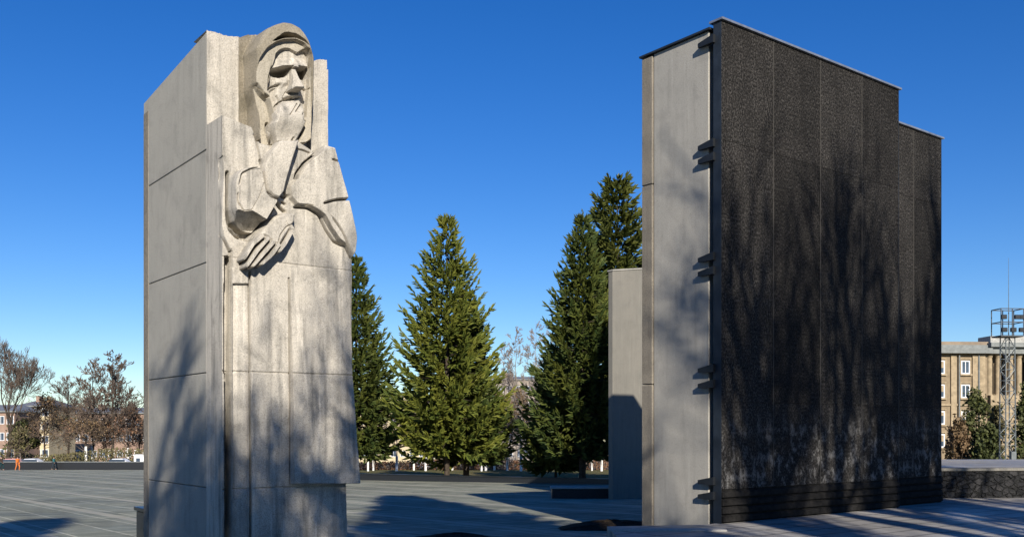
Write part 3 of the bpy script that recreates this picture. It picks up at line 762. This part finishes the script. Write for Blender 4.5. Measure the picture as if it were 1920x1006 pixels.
# young whitewashed trees on the lawn behind the spruces
lt = bare_tree((0, 0, 0), 8.5, 51, 'young lawn tree with a whitewashed trunk behind the spruces', 'lead', 'pale_bark', 'twig', spread=.6, wash=1.7, bole=.13, group='whitewashed trees on the lawn behind the spruces', leaves=('brown_leaf', 500, .18, None))
first = True
for px, d in ((690, 112), (700, 116), (744, 112), (776, 118), (798, 114), (848, 120), (903, 112), (911, 114), (927, 120), (951, 116), (977, 112), (1030, 114), (1047, 119), (1062, 112), (1110, 115), (1128, 112)):
    o = lt if first else copy_tree(lt); first = False
    o.location = ((px - HX) / F * d, d, gz(d)); o.rotation_euler = (0, 0, px * 1.7); s = .8 + .35 * ((px * 37) % 10) / 10; o.scale = (s, s, s)

# bare trees on the near side of the square, whose branches throw their shade on the stones
def sun_tree(target, L, H, seed, form='spread', **k):
    x, y = target[0] + SUN_H.x * L, target[1] + SUN_H.y * L
    return bare_tree((x, y, gz(y)), H, seed, 'bare tree standing on the near side of the square', form, 'bark', 'twig', group='bare trees on the near side of the square', rmin=.014, **k)
sun_tree((6.9, 22.0), 23, 21.5, 61, spread=.42, bole=.5, twig=5, thick=.1)
sun_tree((9.0, 24.0), 27, 23.5, 62, spread=.5, bole=.5, rz=1.0, twig=4, thick=.14)
sun_tree((10.2, 25.0), 24, 21.5, 63, spread=.4, bole=.5, twig=4, thick=.12)
sun_tree((5.2, 21.0), 29, 20.5, 64, spread=.45, bole=.46, twig=5, thick=.1)
sun_tree((-10.9, 16.8), 30, 18.4, 65, 'lead', spread=.42, bole=.72, lean=(0, .30))
sun_tree((-2.9, 15.9), 24, 16.6, 66, spread=.6, bole=.44, twig=5)
sun_tree((-4.4, 15.2), 28, 15.0, 67, spread=.55, bole=.34, twig=6)
for (x, y), H, R, sd_ in (((6.2, -9.0), 24, 4.6, 91), ((-3.6, -18.0), 20.5, 4.0, 92), ((10.2, 47.0), 17.5, 4.0, 93), ((13.6, 49.0), 17, 4.2, 94), ((16.6, 51.0), 17.5, 3.3, 95)):  # unseen spruces, added only to throw shade on the plaza and far trees
    e = empty('spruce_tree', (x, y, gz(y)), .4, 'dense unseen spruce added to cast shade', 'tree', 'unseen spruces added to cast shade')
    me, limb = spruce_mesh(H, R, sd_, dens=1.6, tuft=1.1); link('crown', me, M['needles_blue'], e)
    limb.tube((0, 0, -.3), (0, 0, H * .95), .35, .05, 8); limb.build('trunk', M['bark'], e)

# ------------------------------------------------------------------ walls, hedges and small things on the square
wa, wb = on_ground(640, 899), on_ground(1165, 908)
wd_ = wb - wa; e = empty('low_wall', wa, math.atan2(wd_.y, wd_.x), 'long low black granite wall below the spruces', 'wall')
mb = MB(); L_ = math.hypot(wd_.x, wd_.y); slope = wd_.z / L_
mb.prism([(0,0),(L_,0),(L_,.4),(0,.4)], lambda x, y: slope * x - .2, lambda x, y: slope * x + .46 - .16 * x / L_)
mb.build('wall_body', M['granite'], e)
MB().prism([(-.02,-.05),(L_ + .02,-.05),(L_ + .02,.45),(-.02,.45)], lambda x, y: slope * x + .463 - .16 * x / L_, lambda x, y: slope * x + .52 - .16 * x / L_).build('wall_coping', M['granite'], e)
e = empty('low_wall', (-95, 127.0, gz(127)), 0, 'long low dark wall at the far left edge of the square', 'wall')
MB().box(0, 62, 0, .4, -.2, .95).build('wall_body', M['granite'], e); MB().box(-.03, 62.03, -.05, .45, .953, 1.05).build('wall_coping', plain('grey_coping', (.16,.17,.17), .8), e)
p = on_ground(1035, 934); e = empty('granite_plinth', p, 0, 'low flat black granite plinth on the paving left of the short pylon', 'plinth')
MB().box(0, 2.6, 0, 1.1, -.1, .42).build('plinth_block', M['granite'], e, bevel=.02); MB().box(-.05, 2.65, -.05, 1.15, .423, .5).build('plinth_top', M['kerb'], e, bevel=.01)
# soil mound at the bottom centre
def mound(name, loc, rx, ry, h, seed, m):
    rg = random.Random(seed); mb = MB(); n, k = 28, 7
    for j in range(k + 1):
        f = j / k
        for i in range(n):
            t = 6.283 * i / n; wob = 1 + .12 * math.sin(3 * t + seed) + .08 * math.sin(7 * t) + rg.uniform(-.03, .03)
            mb.v.append((rx * wob * (1 - f) * math.cos(t), ry * wob * (1 - f) * math.sin(t), h * math.sin(f * math.pi / 2) * rg.uniform(.85, 1.1) - .05 * (j == 0)))
    for j in range(k):
        for i in range(n): a = j * n; mb.f.append((a + i, a + (i + 1) % n, a + n + (i + 1) % n, a + n + i))
    return mb.build(name, m, None, loc)
d0 = 21.5; o = mound('soil_bed', ((856 - HX) / F * d0, d0, gz(d0)), 1.0, .8, .13, 4, M['soil'])
tag(o, 'dark mound of soil on the paving at the bottom centre', 'flower bed')
d0 = 24.5; o = mound('soil_bed', ((1150 - HX) / F * d0, d0, gz(d0)), 1.6, 1.0, .22, 9, M['soil'])
tag(o, 'dark mound of soil at the foot of the tall pylon', 'flower bed')

# terrace on the right
T0 = at(1720, 938, 27.6); T1 = at(2200, 930, 28.5)
e = empty('retaining_wall', (T0.x, T0.y, 0), math.atan2(T1.y - T0.y, T1.x - T0.x), 'rough dark stone retaining wall of the raised terrace at right', 'wall')
mb = MB(); LW = (T1 - T0).length; nx, nzv = 90, 9; rg = random.Random(5)
for j in range(nzv + 1):
    for i in range(nx + 1): mb.v.append((LW * i / nx, rg.uniform(-.05, .03) if 0 < j < nzv else 0, -.15 + .93 * j / nzv))
for j in range(nzv):
    for i in range(nx): a = j * (nx + 1) + i; mb.f.append((a, a + 1, a + nx + 2, a + nx + 1))
mb.box(0, LW, .04, .5, -.15, .775)
mb.build('wall_face', M['rubble'], e); MB().box(-.02, LW, -.05, .5, .78, .86).build('wall_coping', M['old'], e, bevel=.01)
sheet('terrace', [(T0.x - .3, T0.y + .4), (T1.x, T1.y + .4), (40, 37.5), (T0.x - 1, 37)], lambda x, y: .82, M['platform'], (0,0,0), TH, thick=2.2)

# ------------------------------------------------------------------ building and mast on the right
M['ochre'] = plain('ochre_plaster', (.24,.185,.12), .9, .15, 0, .2, 1.5)
M['pale_ochre'] = plain('pale_ochre_trim', (.32,.25,.16), .9, .15, 0, .25, 2)
M['roofm'] = plain('weathered_sheet_roof', (.22,.17,.12), .7, .3, 0, .25, .8)
M['cornice'] = plain('grey_cornice', (.20,.21,.20), .85, .2, 0, .2, 2)
M['white'] = plain('white_paint', (.75,.75,.74), .6, .3, 0, .06, 4)
M['glass'] = plain('window_glass', (.05,.07,.10), .12, .6, 0, .3, .7)
M['dark_in'] = plain('dark_interior', (.03,.024,.018), .9, .1)
d = 118.0; bx = (1700 - HX) / F * d; gzb = gz(d)
e = empty('ochre_building', (bx, d, gzb), math.radians(4), 'ochre plastered public building with cornice and portico beyond the terrace', 'building')
k = d / F                                             # metres per pixel at the facade
def X_(px): return (px - 1700) * k
def Z_(py): return CAM_Z - (py - HY) * k - gzb
wallm = MB().box(X_(1640), X_(1857), 0, 14, -1, Z_(662)); wallm.build('wall', M['ochre'], e)
MB().box(X_(1636), X_(1860), -.9, 14.5, Z_(662) + .003, Z_(652)).box(X_(1638), X_(1858), -.5, 14.2, Z_(652) + .003, Z_(646)).build('cornice', M['cornice'], e)
MB().prism([(X_(1640), -.2), (X_(1990), -.2), (X_(1990), 14), (X_(1640), 14)], Z_(646) + .01, lambda x, y: Z_(645) + .85 * (1 - abs(y - 7) / 7.3) + .35).build('roof', M['roofm'], e)
for px in (1716, 1765, 1814):
    for py in (688, 733, 783, 826):
        f = MB(); w0, w1, zt, zb = X_(px - 8.5), X_(px + 8.5), Z_(py - 13), Z_(py + 12)
        f.box(w0, w0 + .13, -.06, .05, zb, zt).box(w1 - .13, w1, -.06, .05, zb, zt).box(w0 + .13, w1 - .13, -.06, .05, zt - .13, zt).box(w0 + .13, w1 - .13, -.06, .05, zb, zb + .13).box((w0 + w1) / 2 - .04, (w0 + w1) / 2 + .04, -.05, .04, zb + .13, zt - .13)
        fo = f.build('window', M['white'], e)
        MB().box(w0 + .12, w1 - .12, -.02, .03, zb + .1, zt - .1).build('pane', M['glass'], fo)
        MB().box(w0 - .2, w1 + .2, -.28, -.0, zb - .22, zb - .02).build('sill', M['pale_ochre'], fo)
        if (px + py) % 3: MB().box(w0 + .14, w1 - .14, -.035, -.022, zt - .2 - .35 * ((px * 7 + py) % 3), zt - .14).build('blind', M['pale_ochre'], fo)
        MB().box(w0 - .16, w0 - .01, -.1, -.0, zb - .0, zt + .15).box(w1 + .01, w1 + .16, -.1, -.0, zb - .0, zt + .15).box(w0 - .16, w1 + .16, -.16, -.0, zt + .153, zt + .3).build('surround', M['pale_ochre'], fo)
for px in (1740, 1790, 1832, 1846):
    MB().box(X_(px) - .35, X_(px) + .35, -.22, -.0, -1, Z_(664)).build('pilaster', M['pale_ochre'], e)
for px in (1800, 1838): MB().tube((X_(px), -.30, -1), (X_(px), -.30, Z_(664)), .09, .09, 6).build('downpipe', M['cornice'], e)
MB().box(X_(1640), X_(1857), -.16, -.0, Z_(760), Z_(756)).build('string_course', M['pale_ochre'], e)
# portico projecting towards the square
MB().box(X_(1861), X_(1990), -.3, 12, -1, Z_(740)).build('portico_base', M['pale_ochre'], e)
MB().box(X_(1861), X_(1990), 1.6, 2.0, Z_(740), Z_(662)).build('portico_wall', M['ochre'], e)
MB().box(X_(1884), X_(1902), 1.55, 1.62, Z_(736), Z_(676)).box(X_(1925), X_(1945), 1.55, 1.62, Z_(736), Z_(676)).build('portico_opening', M['dark_in'], e)
for px in (1864, 1881, 1905, 1922, 1948, 1965):
    MB().lathe([(.42, Z_(740)), (.34, Z_(737)), (.34, Z_(676)), (.30, Z_(670)), (.45, Z_(665)), (.45, Z_(662))], 14, (X_(px), -.0 + .35)).build('column', M['pale_ochre'], e, smooth=False)
MB().box(X_(1857), X_(1990), -.55, 2.4, Z_(662) + .003, Z_(650)).box(X_(1855), X_(1990), -1.1, 2.6, Z_(650) + .003, Z_(642)).build('entablature', M['cornice'], e)
MB().box(X_(1858), X_(1990), -.6, 2.2, Z_(642) + .003, Z_(629)).build('parapet', plain('pale_parapet', (.34,.33,.30), .85), e)
for i in range(22): 
    pass
# lattice mast
dm = 82.0; mx = (1889 - HX) / F * dm
e = empty('lattice_mast', (mx, dm, gz(dm)), .08, 'grey steel lattice mast with floodlight platform and whip aerial', 'mast')
M['galv'] = plain('galvanised_steel', (.15,.165,.165), .5, .5, .3, .2, 5); M['dark_galv'] = plain('dark_steel', (.05,.055,.06), .6, .4)
zt = CAM_Z - (632 - HY) / F * dm - gz(dm); mb = MB(); wB, wT = .45, .40
cs = [(-1,-1),(1,-1),(1,1),(-1,1)]
for a_, b_ in cs: mb.tube((a_ * wB, b_ * wB, 0), (a_ * wT, b_ * wT, zt), .06, .05, 5)
ns = 13
for q_ in range(ns):
    z0, z1_ = zt * q_ / ns, zt * (q_ + 1) / ns; r0 = wB + (wT - wB) * q_ / ns; r1 = wB + (wT - wB) * (q_ + 1) / ns
    for s in range(4):
        a0, b0 = cs[s]; a1, b1 = cs[(s + 1) % 4]
        if (q_ + s) % 2: mb.tube((a0 * r0, b0 * r0, z0), (a1 * r1, b1 * r1, z1_), .03, .03, 4)
        else: mb.tube((a1 * r0, b1 * r0, z0), (a0 * r1, b0 * r1, z1_), .03, .03, 4)
        mb.tube((a0 * r1, b0 * r1, z1_), (a1 * r1, b1 * r1, z1_), .025, .025, 4)
mb.build('lattice_tower', M['galv'], e)
ph = 52 / F * dm; mb = MB(); pw = 1.0; mb.box(-pw, pw, -.7, .7, zt, zt + .12)
mb.build('platform', M['dark_galv'], e)
mb = MB()
for a_, b_ in ((-pw, -.7), (pw, -.7), (pw, .7), (-pw, .7), (0, -.7), (0, .7)): mb.tube((a_, b_, zt + .1), (a_, b_, zt + ph), .045, .045, 4)
for zz in (zt + ph * .52, zt + ph):
    for (a0, b0), (a1, b1) in (((-pw,-.7),(pw,-.7)), ((pw,-.7),(pw,.7)), ((pw,.7),(-pw,.7)), ((-pw,.7),(-pw,-.7))): mb.tube((a0, b0, zz), (a1, b1, zz), .05, .05, 4)
mb.build('railing', M['dark_galv'], e)
for fx, fz in ((-.85, .62), (.35, .62), (.8, .62), (-.8, .16), (0, .16), (.75, .16)):
    MB().box(fx - .24, fx + .24, -.95, -.72, zt + ph * fz, zt + ph * fz + .36).build('floodlight', M['bracket'], e, bevel=.03)
MB().tube((.1, 0, zt), (.1, 0, zt + ph), .04, .04, 5).tube((.1, 0, zt + ph), (.1, 0, zt + ph + 4.4), .03, .012, 5).build('aerial', M['galv'], e)
MB().box(-.2, .25, -.9, -.6, .0, 2.2).build('cabinet', M['galv'], e, bevel=.02)
# shrubs and trees before the building
def shrub(px, pyt, wpx, d, seed, label, m='shrub', name='shrub', n=3200):
    H = CAM_Z - (pyt - HY) / F * d - gz(d); W = wpx / F * d; rg = np.random.default_rng(seed)
    e = empty(name, ((px - HX) / F * d, d, gz(d)), 0, label, 'shrub')
    cl = rg.uniform(-1, 1, (26, 3)); cl[:, 2] = rg.uniform(.12, 1, 26) ** .9; sc_ = (1 - cl[:, 2:3] * .72)
    c = np.concatenate([cl[:, :2] * W * .5 * sc_, cl[:, 2:3] * H], 1)
    P = c[rg.integers(0, 26, n)] + rg.normal(0, 1, (n, 3)) * np.array([W * .09, W * .09, H * .06])
    P[:, 2] = np.clip(P[:, 2], .1, None)
    a = rg.normal(0, 1, (n, 3)); a /= np.linalg.norm(a, axis=1)[:, None]; b = np.cross(a, rg.normal(0, 1, (n, 3))); b /= np.linalg.norm(b, axis=1)[:, None]; s = rg.uniform(.09, .24, (n, 1))
    V = np.stack([P - a * s, P + b * s * .6, P + a * s, P - b * s * .6], 1).reshape(-1, 3)
    link('foliage', npmesh('foliage', V, np.arange(len(V)).reshape(-1, 4)), M[m], e)
    t = MB()
    for q_ in c[:14]: t.tube((0, 0, -.2), tuple(q_), .07, .02, 4)
    t.build('stem', M['bark'], e)
    return e
shrub(1830, 742, 62, 92, 71, 'dark green shrub with a yellowish top in front of the ochre building', n=4500)
shrub(1796, 790, 44, 90, 72, 'reddish brown bush at the right edge of the lower dark pylon', 'brown_leaf')
shrub(1868, 770, 40, 95, 73, 'olive shrub between the yellow-topped shrub and the lattice mast', 'olive_leaf')
shrub(1922, 735, 46, 90, 74, 'tall dark shrub at the right edge of the picture by the mast', n=3800)
shrub(1850, 800, 50, 88, 75, 'low dark bush below the olive shrub near the lattice mast', n=3000)

# ------------------------------------------------------------------ far buildings, kiosk, cars, people
M['cream'] = plain('cream_plaster', (.50,.42,.27), .9, .15, 0, .15, .8); M['pink'] = plain('brick_pink_plaster', (.27,.185,.14), .9, .15, 0, .2, .8)
M['grey_roof'] = plain('grey_sheet_roof', (.15,.16,.18), .6, .3, 0, .2, .8); M['greywall'] = plain('grey_beige_plaster', (.34,.29,.24), .9, .15, 0, .2, .6)
def house(px0, px1, pyt, d, depth, label, wm, floors, cols, roof_h=1.6):
    k = d / F; x0 = (px0 - HX) * k; W = (px1 - px0) * k; z0 = gz(d); H = CAM_Z - (pyt - HY) * k - z0
    e = empty('apartment_building', (x0, d, z0), 0, label, 'building')
    MB().box(0, W, 0, depth, -1, H).build('wall', M[wm], e)
    MB().prism([(-.4,-.5),(W + .4,-.5),(W + .4,depth + .5),(-.4,depth + .5)], H + .003, H + .25).build('cornice', M['cornice'], e)
    mb = MB(); mb.v = [(-.4,-.5,H+.253),(W+.4,-.5,H+.253),(W+.4,depth+.5,H+.253),(-.4,depth+.5,H+.253),(1.5,depth/2,H+roof_h),(W-1.5,depth/2,H+roof_h)]
    mb.f = [(3,2,1,0),(0,1,5,4),(1,2,5),(2,3,4,5),(3,0,4)]; rf = mb.build('roof', M['grey_roof'], e)
    MB().box(W * .3, W * .3 + .9, depth * .3, depth * .3 + .9, H + .6, H + roof_h + .8).build('chimney', M['pink'], rf)
    for r in range(floors):
        for c in range(cols):
            cx = W * (c + .5) / cols; zb = H - (r + 1) * (H - .6) / floors + .9
            fo = MB().box(cx - .7, cx - .6, -.05, .05, zb, zb + 1.6).box(cx + .6, cx + .7, -.05, .05, zb, zb + 1.6).box(cx - .6, cx + .6, -.05, .05, zb, zb + .1).box(cx - .6, cx + .6, -.05, .05, zb + 1.5, zb + 1.6).box(cx - .04, cx + .04, -.05, .05, zb + .1, zb + 1.5).build('window', M['white'], e)
            MB().box(cx - .59, cx + .59, -.02, .02, zb + .1, zb + 1.5).build('pane', M['glass'], fo)
    return e
house(-60, 28, 772, 190, 12, 'brick red apartment house at the far left behind the trees', 'pink', 3, 5)
house(34, 92, 762, 200, 12, 'cream apartment house with grey roof behind the left row of trees', 'cream', 4, 4)
house(104, 330, 775, 230, 12, 'long pinkish apartment house hidden behind the left row of trees', 'pink', 3, 14)
house(880, 1100, 712, 240, 14, 'grey beige apartment block seen between the spruces', 'greywall', 5, 13, 1.2)
house(640, 800, 742, 250, 14, 'cream apartment block behind the slim pointed spruce', 'cream', 4, 9, 1.2)
# kiosk
p = at(251, 868, 140.0); e = empty('kiosk', (p.x, 140, gz(140)), 0, 'small white kiosk with a dark window against the carved block', 'kiosk')
k = 140 / F
MB().box(0, 26 * k, 0, 2.2, 0, 24 * k).build('wall', M['white'], e); MB().box(-.1, 26 * k + .1, -.15, 2.3, 24 * k + .003, 24 * k + .12).build('roof', M['white'], e)
fo = MB().box(.25, .33, -.05, .0, .75, 1.55).box(.92, 1.0, -.05, .0, .75, 1.55).box(.33, .92, -.05, .0, .75, .83).box(.33, .92, -.05, .0, 1.47, 1.55).build('window', M['white'], e)
MB().box(.32, .93, -.02, .003, .82, 1.48).build('pane', M['glass'], fo)
# cars
def car(px, d, col, label, rz=0.0):
    x = (px - HX) / F * d; e = empty('parked_car', (x, d, gz(d)), rz, label, 'car', 'cars parked beyond the square')
    pr = [(-2.1,.35),(-2.12,.72),(-1.95,.92),(-1.1,1.0),(-.55,1.42),(.75,1.45),(1.45,1.02),(2.05,.9),(2.15,.55),(2.1,.35)]
    mb = MB(); n = len(pr)
    for y, s in ((-.84, 1), (.84, 1)): mb.v += [(px_, y * (1 if z < 1.01 else .86), z) for px_, z in pr]
    mb.f = [tuple(range(n - 1, -1, -1)), tuple(range(n, 2 * n))] + [(i, (i + 1) % n, n + (i + 1) % n, n + i) for i in range(n)]
    mb.build('body', plain('car_paint', col, .35, .5, 0, .05), e, bevel=.05)
    MB().prism([(-.9,-.79),(-.3,-.79),(-.3,.79),(-.9,.79)], 1.05, 1.3).build('windscreen', M['glass'], e) if False else None
    for y in (-.85, .85):
        MB().prism([(-.95, y - .012), (1.2, y - .012), (1.2, y + .012), (-.95, y + .012)], 1.03, 1.33).build('side_window', M['glass'], e)
    for wx in (-1.3, 1.3):
        for y in (-.8, .8):
            MB().tube((wx, y - .1, .32), (wx, y + .1, .32), .32, .32, 14).build('wheel', M['bracket'], e)
    return e
car(22, 131, (.55,.30,.28), 'pale red car parked behind the low wall at the far left')
car(58, 132, (.62,.63,.65), 'silver car parked beside the pale red car')
car(222, 133, (.70,.71,.72), 'white car parked behind the tallest dark bare tree')
car(905, 128, (.12,.20,.42), 'blue car parked beyond the lawn behind the central spruce')
car(795, 129, (.60,.60,.62), 'pale grey car parked beyond the lawn left of the central spruce trunk')
# people
def skin_mesh(name, V, E, Rr, m, parent, root=0):
    me = bpy.data.meshes.new(name); me.from_pydata(V, E, []); o = bpy.data.objects.new('tmp_skin', me); COL.objects.link(o)
    md = o.modifiers.new('s', 'SKIN'); o.modifiers.new('u', 'SUBSURF').levels = 1
    for i, r in enumerate(Rr): me.skin_vertices[0].data[i].radius = (r, r * .85)
    me.skin_vertices[0].data[root].use_root = True
    dg = bpy.context.evaluated_depsgraph_get(); dg.update(); em = bpy.data.meshes.new_from_object(o.evaluated_get(dg))
    bpy.data.objects.remove(o); em.name = name
    for p_ in em.polygons: p_.use_smooth = True
    return link(name, em, m, parent)
M['skinm'] = plain('skin', (.42,.26,.19), .6, .3, 0, .05); M['hairm'] = plain('dark_hair', (.03,.022,.018), .7)
def person(px, d, jacket, trousers, label, rz=0.0, stride=.22, name='person'):
    e = empty(name, ((px - HX) / F * d, d, gz(d)), rz, label, 'person')
    s = stride
    V = [(0,0,.95),(0,0,1.2),(0,0,1.42),(0,0,1.52),(0,-.02,1.62),(0,-.01,1.72), (.1,0,.9),(.1,-s,.5),(.1,-s * .6,.08),(.1,-s * .6 - .16,.04), (-.1,0,.9),(-.1,s * .5,.5),(-.1,s * 1.3,.1),(-.1,s * 1.3 - .15,.05), (.2,0,1.4),(.26,.1,1.14),(.26,.02,.9),(.26,-.02,.8), (-.2,0,1.4),(-.26,-.1,1.14),(-.26,-.16,.92),(-.26,-.2,.83)]
    E = [(0,1),(1,2),(2,3),(3,4),(4,5),(0,6),(6,7),(7,8),(8,9),(0,10),(10,11),(11,12),(12,13),(2,14),(14,15),(15,16),(16,17),(2,18),(18,19),(19,20),(20,21)]
    Rr = [.13,.13,.12,.05,.095,.085,.085,.06,.045,.04,.085,.06,.045,.04,.06,.045,.035,.035,.06,.045,.035,.035]
    skin_mesh('body', V, E, Rr, M['skinm'], e)
    ji = [0,1,2,14,15,16,18,19,20]; mp = {v: i for i, v in enumerate(ji)}
    skin_mesh('jacket', [V[i] for i in ji], [(mp[a], mp[b]) for a, b in E if a in mp and b in mp], [Rr[i] * 1.32 + .02 for i in ji], plain('jacket_cloth', jacket, .85, .1, 0, .1), e)
    ti = [0,6,7,8,10,11,12]; mp = {v: i for i, v in enumerate(ti)}
    skin_mesh('trousers', [V[i] for i in ti], [(mp[a], mp[b]) for a, b in E if a in mp and b in mp], [Rr[i] * 1.25 + .012 for i in ti], plain('trouser_cloth', trousers, .9, .1, 0, .1), e)
    MB().lathe([(.02, 1.60), (.115, 1.63), (.118, 1.72), (.09, 1.80), (.03, 1.83)], 12, (0, .025)).build('hair', M['hairm'], e, smooth=True)
    return e
person(33, 118, (.62,.16,.03), (.55,.17,.05), 'person in orange work clothes on the square at far left', 1.2)
person(101, 126, (.03,.12,.13), (.03,.04,.05), 'person in a dark teal jacket walking along the far low wall', 1.6)
person(3, 121, (.05,.035,.03), (.015,.04,.045), 'person in dark clothes at the left edge of the picture', 2.0)
# hedge of bare reddish stems and far woods that no one could count
def stuff_cards(name, x0, x1, y0, y1, h0, h1, n, m, seed, sz, zoff=0.0):
    rg = np.random.default_rng(seed); P = np.stack([rg.uniform(x0, x1, n), rg.uniform(y0, y1, n), rg.uniform(0, 1, n)], 1)
    hh = h0 + (h1 - h0) * (.5 + .5 * np.sin(P[:, 0] * .21 + seed) * np.sin(P[:, 0] * .087)); P[:, 2] = P[:, 2] * hh + G0 + GK * P[:, 1] + zoff
    a = rg.normal(0, .5, (n, 3)); a[:, 2] += .8; a /= np.linalg.norm(a, axis=1)[:, None]; b = np.cross(a, rg.normal(0, 1, (n, 3))); b /= np.linalg.norm(b, axis=1)[:, None]; s = sz * rg.uniform(.6, 1.4, (n, 1))
    V = np.stack([P - a * s, P + b * s * .4, P + a * s, P - b * s * .4], 1).reshape(-1, 3)
    o = link(name, npmesh(name, V, np.arange(len(V)).reshape(-1, 4)), m); o['kind'] = 'stuff'; return o
tag(stuff_cards('hedge', -22, 14, 122, 124, 1.0, 1.5, 9000, M['rust_leaf'], 81, .14), 'reddish brown clipped hedge behind the lawn', 'hedge')
tag(stuff_cards('hedge', -92, -42, 141, 144, 1.2, 3.0, 9000, M['olive_leaf'], 83, .2), 'dull olive undergrowth below the row of trees beyond the square', 'hedge')
tag(stuff_cards('distant_woods', -330, 330, 330, 365, 14, 22, 70000, M['twig_mass'], 82, .55), 'distant brown leafless woods on the skyline', 'woods')
